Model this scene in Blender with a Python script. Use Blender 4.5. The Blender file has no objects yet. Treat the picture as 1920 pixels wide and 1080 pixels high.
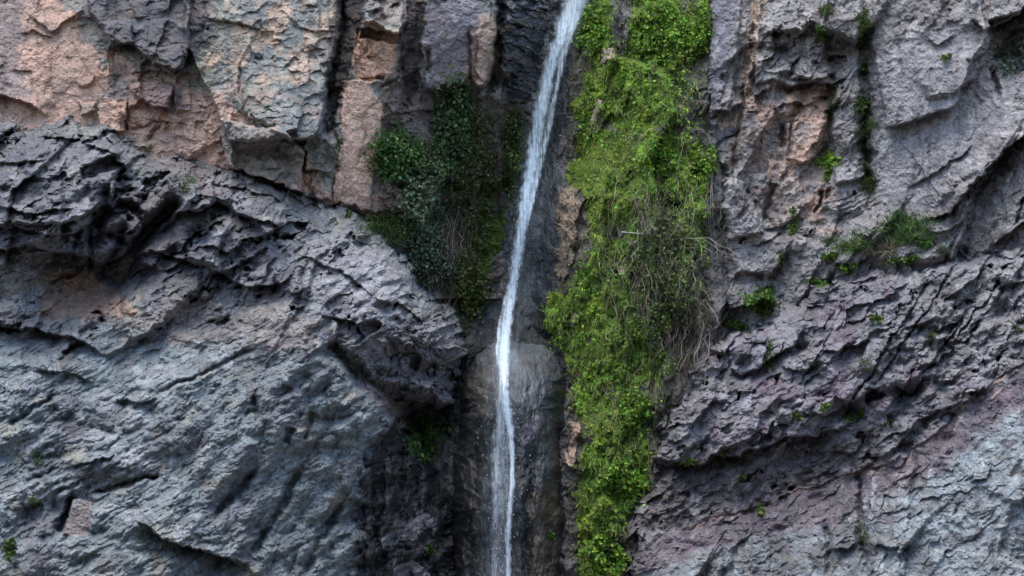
import bpy, math, random
import numpy as np

SC = bpy.context.scene
COL = SC.collection
R = math.radians

# ------------------------------------------------------------------ camera
FPX = 2501.0                    # focal length in photo pixels (1920 wide)
PITCH = R(12.0)
CAM = np.array([0.0, 0.0, 1.6])
cam_d = bpy.data.cameras.new('camera')
cam_d.sensor_width = 36.0
cam_d.lens = 36.0 * FPX / 1920.0
cam_d.clip_start = 0.1
cam_d.clip_end = 2000.0
cam = bpy.data.objects.new('camera', cam_d)
COL.objects.link(cam)
cam.location = CAM
cam.rotation_euler = (R(90) + PITCH, 0, 0)
SC.camera = cam

# ------------------------------------------------------------------ sky, sun, exposure
SUN_EL, SUN_AZ = 70.0, 205.0    # azimuth in degrees clockwise from +Y
w = bpy.data.worlds.new('World')
SC.world = w
w.use_nodes = True
nt = w.node_tree
sky = nt.nodes.new('ShaderNodeTexSky')
sky.sky_type = 'NISHITA'
sky.sun_disc = False
sky.sun_elevation = R(SUN_EL)
sky.sun_rotation = R(SUN_AZ)
sky.air_density = 1.0
sky.dust_density = 1.0
bg = nt.nodes['Background']
bg.inputs['Strength'].default_value = 0.12
nt.links.new(sky.outputs[0], bg.inputs['Color'])
sun_d = bpy.data.lights.new('sun', 'SUN')
sun_d.energy = 1.15
sun_d.angle = R(45)
sun_d.color = (1.0, 0.95, 0.87)
sun = bpy.data.objects.new('sun', sun_d)
COL.objects.link(sun)
sun.location = (0, 0, 60)
_a, _e = R(SUN_AZ), R(SUN_EL)
from mathutils import Vector
_v = Vector((math.sin(_a) * math.cos(_e), math.cos(_a) * math.cos(_e), math.sin(_e)))
sun.rotation_euler = (-_v).to_track_quat('-Z', 'Y').to_euler()
SC.view_settings.view_transform = 'Standard'
SC.view_settings.look = 'None'
SC.view_settings.exposure = 1.65
SC.view_settings.gamma = 1.0
SC.cycles.filter_width = 1.5
SC.cycles.max_bounces = 6
SC.cycles.transparent_max_bounces = 24

# ------------------------------------------------------------------ helpers: space
_F = np.array([0.0, math.cos(PITCH), math.sin(PITCH)])
_U = np.array([0.0, -math.sin(PITCH), math.cos(PITCH)])


def at(px, py, Y):
    """point in the place that lies Y metres into the gorge, seen towards photo position px, py"""
    px = np.asarray(px, float); py = np.asarray(py, float); Y = np.asarray(Y, float)
    dx = (px - 960.0) / FPX
    dy = (540.0 - py) / FPX
    vy = _F[1] + dy * _U[1]
    vz = _F[2] + dy * _U[2]
    t = Y / vy
    return np.stack([dx * t, Y + 0 * t, CAM[2] + vz * t], -1)


# ------------------------------------------------------------------ helpers: noise
def _hash(ix, iy, seed):
    h = (ix.astype(np.int64) * 374761393 + iy.astype(np.int64) * 668265263 + seed * 1442695041) & 0xffffffff
    h = ((h ^ (h >> 13)) * 1274126177) & 0xffffffff
    h = ((h ^ (h >> 16)) * 2246822519) & 0xffffffff
    return ((h ^ (h >> 15)) & 0xffffff) / float(0xffffff)


def vnoise(x, y, seed=0):
    ix = np.floor(x); iy = np.floor(y)
    fx = x - ix; fy = y - iy
    ux = fx * fx * fx * (fx * (fx * 6 - 15) + 10)
    uy = fy * fy * fy * (fy * (fy * 6 - 15) + 10)

    def g(ox, oy):
        a = _hash(ix + ox, iy + oy, seed) * 6.2831853
        return np.cos(a) * (fx - ox) + np.sin(a) * (fy - oy)
    n0 = g(0, 0) + (g(1, 0) - g(0, 0)) * ux
    n1 = g(0, 1) + (g(1, 1) - g(0, 1)) * ux
    return (n0 + (n1 - n0) * uy) * 1.5       # about -1..1


def fbm(x, y, scale, octv=4, seed=0, gain=0.5, ridged=False):
    s = 0.0; a = 1.0; n = 0.0
    f = 1.0 / scale
    for o in range(octv):
        v = vnoise(x * f + 17.3 * o, y * f - 9.1 * o, seed + o * 31)
        if ridged:
            v = 1.0 - 2.0 * np.abs(v)
        s = s + a * v; n += a
        a *= gain; f *= 2.03
    return s / n


def rot(x, y, deg):
    c, s = math.cos(R(deg)), math.sin(R(deg))
    return c * x - s * y, s * x + c * y


def facets(x, y, scale, ang=0.0, aniso=1.0, seed=0, tilt=0.4, offs=0.3, bias=0.25, soft=0.2):
    """planar broken faces: each cell a tilted plane, neighbours blended over a short slope. ang: direction of the
    long axis on the photo, up-right positive. Returns protrusion in cell sizes, per cell random, joint distance"""
    rx, ry = rot(x, y, ang)
    u = rx / (scale * aniso); v = ry / scale
    iu = np.floor(u); iv = np.floor(v)
    d1 = np.full(u.shape, 9.0); d2 = np.full(u.shape, 9.0)
    h1 = np.zeros_like(u); h2 = np.zeros_like(u); r1 = np.zeros_like(u)
    for oy in (-1, 0, 1):
        for ox in (-1, 0, 1):
            cu = iu + ox; cv = iv + oy
            r = _hash(cu, cv, seed + 13); t1 = _hash(cu, cv, seed + 21); t2 = _hash(cu, cv, seed + 29)
            bu = u - (cu + 0.5 + 0.9 * (_hash(cu, cv, seed) - 0.5))
            bv = v - (cv + 0.5 + 0.9 * (_hash(cu, cv, seed + 7) - 0.5))
            d = bu * bu + bv * bv
            h = offs * (r - 0.5) * 2 + tilt * ((t1 - 0.5) * 2 * bu * aniso + (t2 - 0.5) * 2 * bv) + bias * bv
            nearer = d < d1; second = (~nearer) & (d < d2)
            h2 = np.where(nearer, h1, np.where(second, h, h2))
            d2 = np.where(nearer, d1, np.where(second, d, d2))
            h1 = np.where(nearer, h, h1); d1 = np.where(nearer, d, d1); r1 = np.where(nearer, t1, r1)
    edge = np.sqrt(d2) - np.sqrt(d1)
    k = 0.5 + 0.5 * sstep(0, soft, edge)
    return h1 * k + h2 * (1 - k), r1, edge


def sstep(a, b, x):
    t = np.clip((x - a) / (b - a), 0, 1)
    return t * t * (3 - 2 * t)


def segdist(x, y, pts, closed=False):
    """distance to a polyline, signed side (positive below/right of travel), closed adds the last edge"""
    best = np.full(x.shape, 1e9); side = np.zeros_like(x); along = np.zeros_like(x)
    n = len(pts); m = n if closed else n - 1
    L = 0.0
    tot = sum(math.dist(pts[i], pts[(i + 1) % n]) for i in range(m))
    for i in range(m):
        ax, ay = pts[i]; bx, by = pts[(i + 1) % n]
        ex, ey = bx - ax, by - ay
        l2 = ex * ex + ey * ey + 1e-9
        t = np.clip(((x - ax) * ex + (y - ay) * ey) / l2, 0, 1)
        d = np.hypot(x - ax - t * ex, y - ay - t * ey)
        nb = d < best
        best = np.where(nb, d, best)
        side = np.where(nb, np.sign(ex * (y - ay) - ey * (x - ax)), side)
        along = np.where(nb, (L + t * math.sqrt(l2)) / tot, along)
        L += math.sqrt(l2)
    return best, side, along


def polysdf(x, y, pts):
    d, _, _ = segdist(x, y, pts, True)
    ins = np.zeros(x.shape, bool)
    n = len(pts)
    for i in range(n):
        ax, ay = pts[i]; bx, by = pts[(i + 1) % n]
        c = ((ay > y) != (by > y)) & (x < (bx - ax) * (y - ay) / (by - ay + 1e-12) + ax)
        ins ^= c
    return np.where(ins, -d, d)


def tps(pts, x, y):
    """smooth depth through control points (px, py, metres)"""
    P = np.array(pts, float); X = P[:, :2] / 500.0; z = P[:, 2]
    n = len(P)
    K = lambda r2: 0.5 * r2 * np.log(r2 + 1e-12)
    d2 = ((X[:, None] - X[None]) ** 2).sum(-1)
    A = np.zeros((n + 3, n + 3))
    A[:n, :n] = K(d2) + 0.003 * np.eye(n)
    A[:n, n] = 1; A[:n, n + 1:] = X
    A[n, :n] = 1; A[n + 1:, :n] = X.T
    s = np.linalg.solve(A, np.concatenate([z, [0, 0, 0]]))
    xx = x / 500.0; yy = y / 500.0
    o = s[n] + s[n + 1] * xx + s[n + 2] * yy
    for i in range(n):
        o = o + s[i] * K((xx - X[i, 0]) ** 2 + (yy - X[i, 1]) ** 2)
    return o


# ------------------------------------------------------------------ helpers: a rock face being shaped
class Face:
    STEP = 1.6

    def __init__(s, x0, y0, x1, y1, ctrl, seed, step=None):
        st = step or s.STEP
        s.nx = int((x1 - x0) / st) + 1; s.ny = int((y1 - y0) / st) + 1
        s.x0, s.y0, s.st = x0, y0, st
        gx, gy = np.meshgrid(x0 + st * np.arange(s.nx), y0 + st * np.arange(s.ny))
        s.X, s.Y, s.seed = gx, gy, seed
        s.D = tps(ctrl, gx, gy)
        s.wx = gx + 9 * fbm(gx, gy, 60, 3, seed + 1) + 4 * fbm(gx, gy, 14, 2, seed + 2)
        s.wy = gy + 9 * fbm(gx, gy, 60, 3, seed + 3) + 4 * fbm(gx, gy, 14, 2, seed + 4)
        s.R = np.zeros(gx.shape); s.C = np.zeros(gx.shape + (3,)); s.W = np.zeros(gx.shape)
        s.keep = np.ones(gx.shape, bool)

    def out(s, h):                         # push towards the viewer by h metres
        s.D = s.D - h

    def outline(s, poly, rad=45, amp=0.9, slope=0.10, cut=30, jag=1.0):
        d = polysdf(s.X + 0.7 * (s.wx - s.X), s.Y + 0.7 * (s.wy - s.Y), poly)
        hj, _, _ = facets(s.wx, s.wy, 30, 20, 1.3, s.seed + 77, 0.3, 0.6, 0.0, 0.06)
        hk, _, _ = facets(s.wx, s.wy, 13, 20, 1.3, s.seed + 78, 0.3, 0.6, 0.0, 0.06)
        d = d + 9 * fbm(s.X, s.Y, 50, 3, s.seed + 79) + 12 * hj * jag + 7 * hk * jag
        t = np.clip((d + rad) / rad, 0, 1)
        s.D = s.D + amp * t ** 2.4 + slope * np.maximum(d, 0)
        s.keep &= d < cut
        s.sd = d

    def mask(s, poly, soft=8, seed=0, rough=0.0, rs=20):
        d = polysdf(s.wx, s.wy, poly)
        if soft > 6:
            rough = max(rough, 1.6 * soft); rs = max(rs, 1.5 * soft); soft = 0.55 * soft
        if rough:
            d = d + rough * (fbm(s.X, s.Y, rs, 5, s.seed + seed + 50, 0.62) + 0.35 * s.R)
        return 1 - sstep(-soft, soft, d)

    def block(s, poly, amt, tx=0.0, ty=0.0, soft=2.5):
        m = s.mask(poly, soft)
        P = np.array(poly, float); cx, cy = P.mean(0)
        s.out(m * (1.3 * amt + tx * (s.X - cx) / 100.0 + ty * (s.Y - cy) / 100.0))
        return m

    def crack(s, pts, wid, dep):
        d, _, al = segdist(s.wx, s.wy, pts)
        s.out(-dep * np.exp(-(d / wid) ** 2) * np.clip(np.minimum(al, 1 - al) * 8 + 0.25, 0, 1))

    def lip(s, pts, amt, below=40, above=50):
        """an overhanging edge drawn left to right: juts out above, set back below"""
        d, side, al = segdist(s.wx, s.wy, pts)
        e = np.clip(np.minimum(al, 1 - al) * 6, 0, 1)
        lo = np.exp(-d / below) * sstep(-2, 2, d * side)
        hi = np.exp(-d / above) * (1 - sstep(-2, 2, d * side))
        s.out(amt * e * (0.5 * hi - 0.6 * lo))

    def bulge(s, cx, cy, rx, ry, ang, amt):
        u, v = rot(s.X - cx, s.Y - cy, ang)
        s.out(amt * np.exp(-((u / rx) ** 2 + (v / ry) ** 2)))

    def broken(s, scale, amp, ang=0, aniso=1.0, seed=0, tilt=0.45, offs=0.3, bias=0.25, where=None, warp=1.0, soft=0.07, patchy=0.85):
        X = s.X + warp * (s.wx - s.X); Y = s.Y + warp * (s.wy - s.Y)
        h, rid, e = facets(X, Y, scale, ang, aniso, s.seed + seed, tilt, offs, bias, soft)
        h = h * amp * scale * 0.0144
        if patchy:
            h = h * (1 - patchy + 1.5 * patchy * sstep(-0.25, 0.35, fbm(s.X, s.Y, max(60, 4 * scale), 3, s.seed + seed + 400)))
        if where is not None:
            h = h * where
        s.out(h)
        s.R = 0.6 * s.R + (rid - 0.5)
        return rid, e

    def pits(s, scale, dep, ang=0, aniso=1.6, seed=0, thr=0.35, where=None, lip=0.25):
        """scattered broken-out hollows with a jutting upper lip"""
        rx, ry = rot(s.wx, s.wy, ang)
        k = fbm(rx / aniso, ry, scale, 4, s.seed + seed + 700, 0.55)
        k2 = fbm(rx / aniso, ry + 0.30 * scale, scale, 4, s.seed + seed + 700, 0.55)
        h = -dep * sstep(thr, thr + 0.10, k) + lip * dep * sstep(thr, thr + 0.12, k2) * (1 - sstep(thr, thr + 0.10, k))
        if where is not None:
            h = h * where
        s.out(h)

    def lumps(s, scale, amp, ang=0, aniso=1.6, seed=0, where=None, patchy=0.6, octv=3):
        """rounded knobs parted by creases"""
        rx, ry = rot(s.X + 0.6 * (s.wx - s.X), s.Y + 0.6 * (s.wy - s.Y), ang)
        h = 0.0; a = 1.0
        for o in range(octv):
            k = 2.1 ** o / scale
            h = h + a * (np.abs(vnoise(rx * k / aniso + 5.7 * o, ry * k + 3.1 * o, s.seed + seed + 600 + o)) ** 0.8 - 0.35)
            a *= 0.5
        h = h * amp * scale * 0.0144
        if patchy:
            h = h * (1 - patchy + 1.5 * patchy * sstep(-0.25, 0.35, fbm(s.X, s.Y, max(70, 4 * scale), 3, s.seed + seed + 650)))
        if where is not None:
            h = h * where
        s.out(h)

    def paint(s, m, col, k=1.0):
        m = np.clip(m * k, 0, 1)[..., None]
        s.C = s.C * (1 - m) + np.array(col) * m

    def wet(s, m):
        s.W = np.maximum(s.W, m)

    def depth(s, px, py):
        u = np.clip((np.asarray(px, float) - s.x0) / s.st, 0, s.nx - 1.001)
        v = np.clip((np.asarray(py, float) - s.y0) / s.st, 0, s.ny - 1.001)
        i = u.astype(int); j = v.astype(int)
        d = s.D[j, i]
        ok = s.keep[j, i] & (np.asarray(px) >= s.x0) & (np.asarray(py) >= s.y0) & (np.asarray(px) <= s.x0 + s.st * (s.nx - 1)) & (np.asarray(py) <= s.y0 + s.st * (s.ny - 1))
        return np.where(ok, d, 1e6)

    def build(s, name, material, parent=None, grain=1.0):
        k = grain * (0.35 + 0.9 * sstep(-0.3, 0.3, fbm(s.X, s.Y, 120, 3, s.seed + 801)))
        k = k * (1 - 0.6 * s.W)
        s.out(k * (0.035 * fbm(s.wx, s.wy, 11, 3, s.seed + 803, 0.65) + 0.022 * fbm(s.X, s.Y, 5, 2, s.seed + 805, 0.7)))
        return grid_mesh(name, s.X, s.Y, s.D, s.keep, s.C, s.W, material, parent)


def grid_mesh(name, X, Y, D, keep, C, W, material, parent=None):
    P = at(X, Y, D)
    ny, nx = X.shape
    k = keep[:-1, :-1] & keep[1:, :-1] & keep[:-1, 1:] & keep[1:, 1:]
    idx = np.arange(nx * ny).reshape(ny, nx)
    q = np.stack([idx[:-1, :-1][k], idx[1:, :-1][k], idx[1:, 1:][k], idx[:-1, 1:][k]], -1)
    used = np.zeros(nx * ny, bool); used[q.ravel()] = True
    remap = np.cumsum(used) - 1
    q = remap[q]
    v = P.reshape(-1, 3)[used]
    me = mesh_np(name, v, q)
    a = me.attributes.new('mineral_and_shade', 'FLOAT_COLOR', 'POINT')  # own surface colour together with the painted light and shade
    c = np.ones((len(v), 4)); c[:, :3] = C.reshape(-1, 3)[used]
    a.data.foreach_set('color', c.ravel().astype(np.float32))
    a = me.attributes.new('wet', 'FLOAT', 'POINT')
    a.data.foreach_set('value', W.reshape(-1)[used].astype(np.float32))
    me.polygons.foreach_set('use_smooth', np.zeros(len(q), bool))
    return link(name, me, material, parent)


def mesh_np(name, v, f):
    """all faces with the same number of corners"""
    me = bpy.data.meshes.new(name)
    f = np.asarray(f, np.int32); n, k = f.shape
    me.vertices.add(len(v)); me.vertices.foreach_set('co', np.asarray(v, np.float32).ravel())
    me.loops.add(n * k); me.loops.foreach_set('vertex_index', f.ravel())
    me.polygons.add(n)
    me.polygons.foreach_set('loop_start', (np.arange(n) * k).astype(np.int32))
    me.polygons.foreach_set('loop_total', np.full(n, k, np.int32))
    me.update(calc_edges=True)
    return me


def link(name, me, material, parent=None):
    o = bpy.data.objects.new(name, me)
    if material:
        me.materials.append(material)
    COL.objects.link(o)
    if parent:
        o.parent = parent
    return o


def tag(o, label=None, cat=None, group=None, kind=None):
    if label: o['label'] = label
    if cat: o['category'] = cat
    if group: o['group'] = group
    if kind: o['kind'] = kind
    return o


# ------------------------------------------------------------------ materials
def mat_rock(name, rough=0.85, bump=0.5, fine=1.5, streak=False):
    m = bpy.data.materials.new(name); m.use_nodes = True
    n = m.node_tree.nodes; l = m.node_tree.links
    p = n['Principled BSDF']
    at_c = n.new('ShaderNodeAttribute'); at_c.attribute_name = 'mineral_and_shade'
    at_w = n.new('ShaderNodeAttribute'); at_w.attribute_name = 'wet'
    tc = n.new('ShaderNodeTexCoord')
    mp = n.new('ShaderNodeMapping')
    mp.inputs['Scale'].default_value = (1, 1, 0.25) if streak else (1, 1, 1.3)
    l.new(tc.outputs['Object'], mp.inputs['Vector'])
    n1 = n.new('ShaderNodeTexNoise'); n1.inputs['Scale'].default_value = 3.2; n1.inputs['Detail'].default_value = 8; n1.inputs['Roughness'].default_value = 0.7
    n2 = n.new('ShaderNodeTexNoise'); n2.inputs['Scale'].default_value = 16.0; n2.inputs['Detail'].default_value = 6; n2.inputs['Roughness'].default_value = 0.75
    for t in (n1, n2):
        l.new(mp.outputs[0], t.inputs['Vector'])
    r1 = n.new('ShaderNodeMapRange'); r1.inputs[1].default_value = 0.3; r1.inputs[2].default_value = 0.7; r1.inputs[3].default_value = 0.5; r1.inputs[4].default_value = 1.5
    l.new(n1.outputs[0], r1.inputs[0])
    r2 = n.new('ShaderNodeMapRange'); r2.inputs[1].default_value = 0.3; r2.inputs[2].default_value = 0.7; r2.inputs[3].default_value = 1 - 0.35 * fine; r2.inputs[4].default_value = 1 + 0.35 * fine
    l.new(n2.outputs[0], r2.inputs[0])
    mu = n.new('ShaderNodeMath'); mu.operation = 'MULTIPLY'
    l.new(r1.outputs[0], mu.inputs[0]); l.new(r2.outputs[0], mu.inputs[1])
    vm = n.new('ShaderNodeVectorMath'); vm.operation = 'SCALE'
    l.new(at_c.outputs['Color'], vm.inputs[0]); l.new(mu.outputs[0], vm.inputs['Scale'])
    l.new(vm.outputs[0], p.inputs['Base Color'])
    rr = n.new('ShaderNodeMapRange'); rr.inputs[3].default_value = rough; rr.inputs[4].default_value = 0.30
    l.new(at_w.outputs['Fac'], rr.inputs[0]); l.new(rr.outputs[0], p.inputs['Roughness'])
    sp = n.new('ShaderNodeMapRange'); sp.inputs[3].default_value = 0.25; sp.inputs[4].default_value = 0.5
    l.new(at_w.outputs['Fac'], sp.inputs[0]); l.new(sp.outputs[0], p.inputs['Specular IOR Level'])
    b = n.new('ShaderNodeBump'); b.inputs['Strength'].default_value = bump; b.inputs['Distance'].default_value = 0.06
    l.new(n2.outputs[0], b.inputs['Height']); l.new(b.outputs[0], p.inputs['Normal'])
    return m


def mat_leaf(name, rough=0.5, trans=0.35):
    m = bpy.data.materials.new(name); m.use_nodes = True
    n = m.node_tree.nodes; l = m.node_tree.links
    p = n['Principled BSDF']; out = n['Material Output']
    a = n.new('ShaderNodeAttribute'); a.attribute_name = 'tint'
    tc = n.new('ShaderNodeTexCoord')
    nz = n.new('ShaderNodeTexNoise'); nz.inputs['Scale'].default_value = 2.2; nz.inputs['Detail'].default_value = 4
    l.new(tc.outputs['Object'], nz.inputs['Vector'])
    r = n.new('ShaderNodeMapRange'); r.inputs[1].default_value = 0.3; r.inputs[2].default_value = 0.7; r.inputs[3].default_value = 0.65; r.inputs[4].default_value = 1.35
    l.new(nz.outputs[0], r.inputs[0])
    vm = n.new('ShaderNodeVectorMath'); vm.operation = 'SCALE'
    l.new(a.outputs['Color'], vm.inputs[0]); l.new(r.outputs[0], vm.inputs['Scale'])
    l.new(vm.outputs[0], p.inputs['Base Color'])
    p.inputs['Roughness'].default_value = rough
    p.inputs['Specular IOR Level'].default_value = 0.3
    t = n.new('ShaderNodeBsdfTranslucent'); l.new(vm.outputs[0], t.inputs['Color'])
    mx = n.new('ShaderNodeMixShader'); mx.inputs[0].default_value = trans
    l.new(p.outputs[0], mx.inputs[1]); l.new(t.outputs[0], mx.inputs[2]); l.new(mx.outputs[0], out.inputs['Surface'])
    return m


def mat_water(name):
    m = bpy.data.materials.new(name); m.use_nodes = True
    n = m.node_tree.nodes; l = m.node_tree.links
    p = n['Principled BSDF']; out = n['Material Output']
    p.inputs['Base Color'].default_value = (0.84, 0.93, 0.99, 1)
    p.inputs['Roughness'].default_value = 0.35
    at_ = n.new('ShaderNodeAttribute'); at_.attribute_name = 'water'
    tc = n.new('ShaderNodeTexCoord')
    mp = n.new('ShaderNodeMapping'); mp.inputs['Scale'].default_value = (16, 16, 5)
    l.new(tc.outputs['Object'], mp.inputs['Vector'])
    nz = n.new('ShaderNodeTexNoise'); nz.inputs['Scale'].default_value = 1.0; nz.inputs['Detail'].default_value = 4
    l.new(mp.outputs[0], nz.inputs['Vector'])
    ml = n.new('ShaderNodeMapRange'); ml.inputs[1].default_value = 0.3; ml.inputs[2].default_value = 0.7; ml.inputs[3].default_value = 0.65; ml.inputs[4].default_value = 1.3
    l.new(nz.outputs[0], ml.inputs[0])
    mm_ = n.new('ShaderNodeMath'); mm_.operation = 'MULTIPLY'; mm_.use_clamp = True
    l.new(at_.outputs['Fac'], mm_.inputs[0]); l.new(ml.outputs[0], mm_.inputs[1])
    r = n.new('ShaderNodeMath'); r.operation = 'SUBTRACT'; r.inputs[0].default_value = 1.0
    l.new(mm_.outputs[0], r.inputs[1])
    t = n.new('ShaderNodeBsdfTransparent')
    mx = n.new('ShaderNodeMixShader')
    tl = n.new('ShaderNodeBsdfTranslucent'); tl.inputs['Color'].default_value = (0.84, 0.93, 0.99, 1)
    m2 = n.new('ShaderNodeMixShader'); m2.inputs[0].default_value = 0.4
    l.new(p.outputs[0], m2.inputs[1]); l.new(tl.outputs[0], m2.inputs[2])
    l.new(r.outputs[0], mx.inputs[0]); l.new(m2.outputs[0], mx.inputs[1]); l.new(t.outputs[0], mx.inputs[2])
    l.new(mx.outputs[0], out.inputs['Surface'])
    return m


ROCK = mat_rock('weathered_rock')
ROCK_WET = mat_rock('wet_rock', rough=0.75, bump=0.6, streak=True)
LEAF = mat_leaf('leaf')
MOSS = mat_rock('moss', rough=0.95, bump=0.9, fine=1.2)
TWIG = mat_leaf('dry_twig', 0.85, 0.0)
WATER = mat_water('white_water')

# rock colours (albedo)
GREY = (0.183, 0.185, 0.178); VIOLET = (0.168, 0.16, 0.166); DARK = (0.06, 0.058, 0.065); PINK = (0.47, 0.30, 0.225)
TAN = (0.38, 0.29, 0.21); LICHEN = (0.25, 0.245, 0.205); PALE = (0.31, 0.32, 0.335); WETC = (0.045, 0.05, 0.053)
BROWN = (0.15, 0.115, 0.095); PLUM = (0.15, 0.115, 0.135); SLATE = (0.032, 0.038, 0.041); OCHRE = (0.22, 0.13, 0.06)
MOSSC = (0.075, 0.11, 0.018); MOSSD = (0.03, 0.042, 0.012)


def dapple(f, base, other, scale, seed, lo=-0.1, hi=0.35, octv=5):
    f.paint(sstep(lo, hi, fbm(f.wx, f.wy, scale, octv, f.seed + seed) + 0.22 * f.R), other)


def runoff(f, col, k, seed, lo=0.18, hi=0.4, where=1.0):
    """stains that water has drawn down the face"""
    m = sstep(lo, hi, fbm(f.wx * 2.6, f.wy * 0.22, 45, 4, f.seed + seed) + 0.25 * fbm(f.X, f.Y, 90, 3, f.seed + seed + 3))
    f.paint(m * where, col, k)


# ================================================================== left upper cliff
B = Face(-220, -330, 1030, 560, [(-200, -300, 36.6), (400, -300, 37.5), (1000, -300, 39.2), (-200, 200, 35.2), (100, 100, 35.6), (300, 200, 35.7), (500, 150, 35.5), (600, 250, 35.6),
                                (700, 250, 36.6), (850, 80, 36.5), (920, 60, 36.6), (1000, 100, 38.2), (800, 250, 37.4), (950, 300, 39.4), (500, 500, 36.6), (-200, 500, 35.5), (750, 520, 37.8), (1000, 540, 40.0)], 100)
f = B
f.C[:] = GREY
calm = 1 - 0.85 * np.maximum(f.mask([(-20, 0), (110, 0), (180, 100), (230, 260), (0, 250)], 25), f.mask([(640, 150), (725, 150), (720, 400), (630, 380)], 10))
calm *= 1 - 0.7 * f.mask([(775, 0), (925, 10), (920, 160), (780, 165)], 10)
rb, eb = f.broken(150, 0.35, 60, 1.3, 1, where=calm, patchy=0.4)
rs, es = f.broken(60, 0.5, 65, 1.4, 2, where=calm)
rt, et = f.broken(20, 0.55, 10, 1.5, 3, where=0.15 + 0.85 * calm)
f.broken(9, 0.5, 0, 1.4, 4, where=0.25 + 0.75 * calm)
f.pits(70, 0.25, 8, 1.8, 1, 0.40, calm); f.pits(28, 0.12, 8, 1.8, 2, 0.40, calm)
f.out((0.03 + 0.07 * calm) * fbm(f.X, f.Y, 40, 5, 140))
f.lumps(40, 0.18, 10, 1.5, 5, calm)
f.lumps(14, 0.22, 10, 1.5, 6, 0.2 + 0.8 * calm)
# main joints and blocks
f.block([(345, -40), (640, -40), (640, 60), (612, 150), (605, 250), (560, 262), (430, 262), (400, 180), (350, 90)], 0.55, 0.0, 0.05)
f.block([(450, 120), (612, 110), (615, 215), (585, 262), (520, 255), (450, 205)], 0.28, 0.0, 0.25)
f.block([(415, 225), (540, 250), (572, 290), (565, 360), (425, 310)], 0.85, 0.0, 0.45)
f.block([(573, 258), (640, 240), (640, 300), (620, 322), (578, 318)], 0.35, -0.1, 0.15)
f.block([(570, 322), (628, 318), (618, 375), (565, 365)], 0.25, 0, 0.2)
f.block([(525, 266), (578, 272), (572, 292), (520, 284)], 0.30, 0, 0.1)
f.block([(250, 158), (300, 154), (325, 165), (318, 202), (290, 200), (252, 178)], 0.40, 0.1, 0.5)
f.block([(325, 165), (360, 150), (356, 205), (330, 212)], 0.15, -0.3, 0.1)
f.block([(150, -40), (356, -40), (356, 60), (346, 130), (285, 118), (250, 82), (205, 75), (175, 30)], 0.50, 0.1, 0.2)
f.block([(275, 90), (340, 84), (342, 115), (325, 140), (285, 118)], 0.25, 0.1, 0.4)
f.block([(190, 40), (245, 45), (250, 75), (205, 85)], 0.3, 0.1, 0.4)
f.block([(145, 140), (160, 130), (172, 145), (165, 160), (148, 158)], 0.18)
f.block([(148, 190), (180, 196), (182, 212), (155, 214)], 0.22, 0, 0.2)
f.block([(185, 200), (215, 190), (238, 212), (232, 250), (190, 235)], 0.2, 0.3, 0.2)
f.lip([(-20, 178), (30, 185), (60, 196), (90, 220)], 0.5, 30, 40)
f.lip([(60, 30), (95, 60), (160, 20)], 0.25, 25, 25)
f.lip([(35, 62), (60, 58), (100, 72)], 0.18, 14, 30)
f.lip([(20, 133), (60, 136)], 0.14, 12, 25)
f.lip([(240, 140), (275, 132), (310, 140)], 0.22, 16, 20)
f.lip([(380, 32), (450, 42), (500, 60)], 0.25, 20, 40)
f.lip([(520, 18), (560, 55), (640, 60)], 0.15, 15, 30)
f.crack([(378, 0), (382, 45), (372, 90)], 3, 0.12)
f.crack([(238, 190), (236, 250)], 3, 0.25)
f.crack([(470, 212), (500, 240), (530, 256)], 3, 0.25)
f.crack([(240, 245), (290, 225), (330, 235)], 3, 0.15)
f.crack([(275, 262), (300, 235)], 3, 0.15)
# the great corner: slot, roof block, pink column
f.block([(638, -60), (690, -60), (672, 80), (640, 170), (622, 250), (612, 140), (640, 60)], -0.42, 0.5, 0.0, 4)
f.crack([(640, -50), (644, 60), (618, 150), (610, 240), (640, 265)], 7, 0.5)
f.block([(685, -60), (768, -60), (762, 40), (745, 62), (725, 58), (700, 42), (682, 45)], 0.55, 0.2, 0.25)
f.block([(668, 55), (740, 60), (735, 110), (720, 150), (665, 145)], -0.22, 0.1, -0.2)
f.block([(680, 55), (752, 62), (750, 80), (676, 74)], -0.5, 0, 0)
f.block([(640, 150), (690, 146), (722, 200), (704, 330), (694, 405), (622, 380), (640, 250)], 0.10, -0.15, 0.03)
f.crack([(668, 145), (690, 140), (715, 146)], 2, 0.08)
f.crack([(715, 165), (745, 145), (755, 120)], 4, 0.25)
f.block([(758, -60), (792, -60), (795, 60), (785, 170), (762, 190), (750, 120)], -0.30, 0.3, 0, 4)
f.block([(795, -60), (925, -60), (930, 60), (918, 130), (900, 165), (880, 140), (870, 150), (800, 172), (792, 100)], 0.30, 0.05, 0.1)
f.block([(900, 20), (926, 40), (930, 70), (926, 120), (905, 160), (890, 160), (896, 90)], 0.22, 0.2, 0.4)
f.lip([(880, 158), (905, 165), (930, 130)], 0.5, 30, 20)
f.crack([(803, 90), (800, 140)], 4, 0.3)
f.crack([(882, 60), (880, 150)], 3, 0.2)
f.crack([(930, -60), (938, 30), (932, 110), (915, 170)], 8, 0.8)
# wet bedded ledges beside the falls
led = f.mask([(932, -80), (1030, -80), (1030, 40), (1010, 160), (985, 200), (945, 190), (932, 120)], 8)
rx_, ry_ = rot(f.wx, f.wy, -14)
f.out(led * 0.13 * (np.mod(ry_ / 24.0 + 0.8 * fbm(f.X, f.Y, 45, 3, 171), 1.0) - 0.3))
f.lumps(26, 0.9, -20, 1.8, 7, led, 0.3)
f.broken(15, 0.9, -20, 2.0, 9, where=led)
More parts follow.
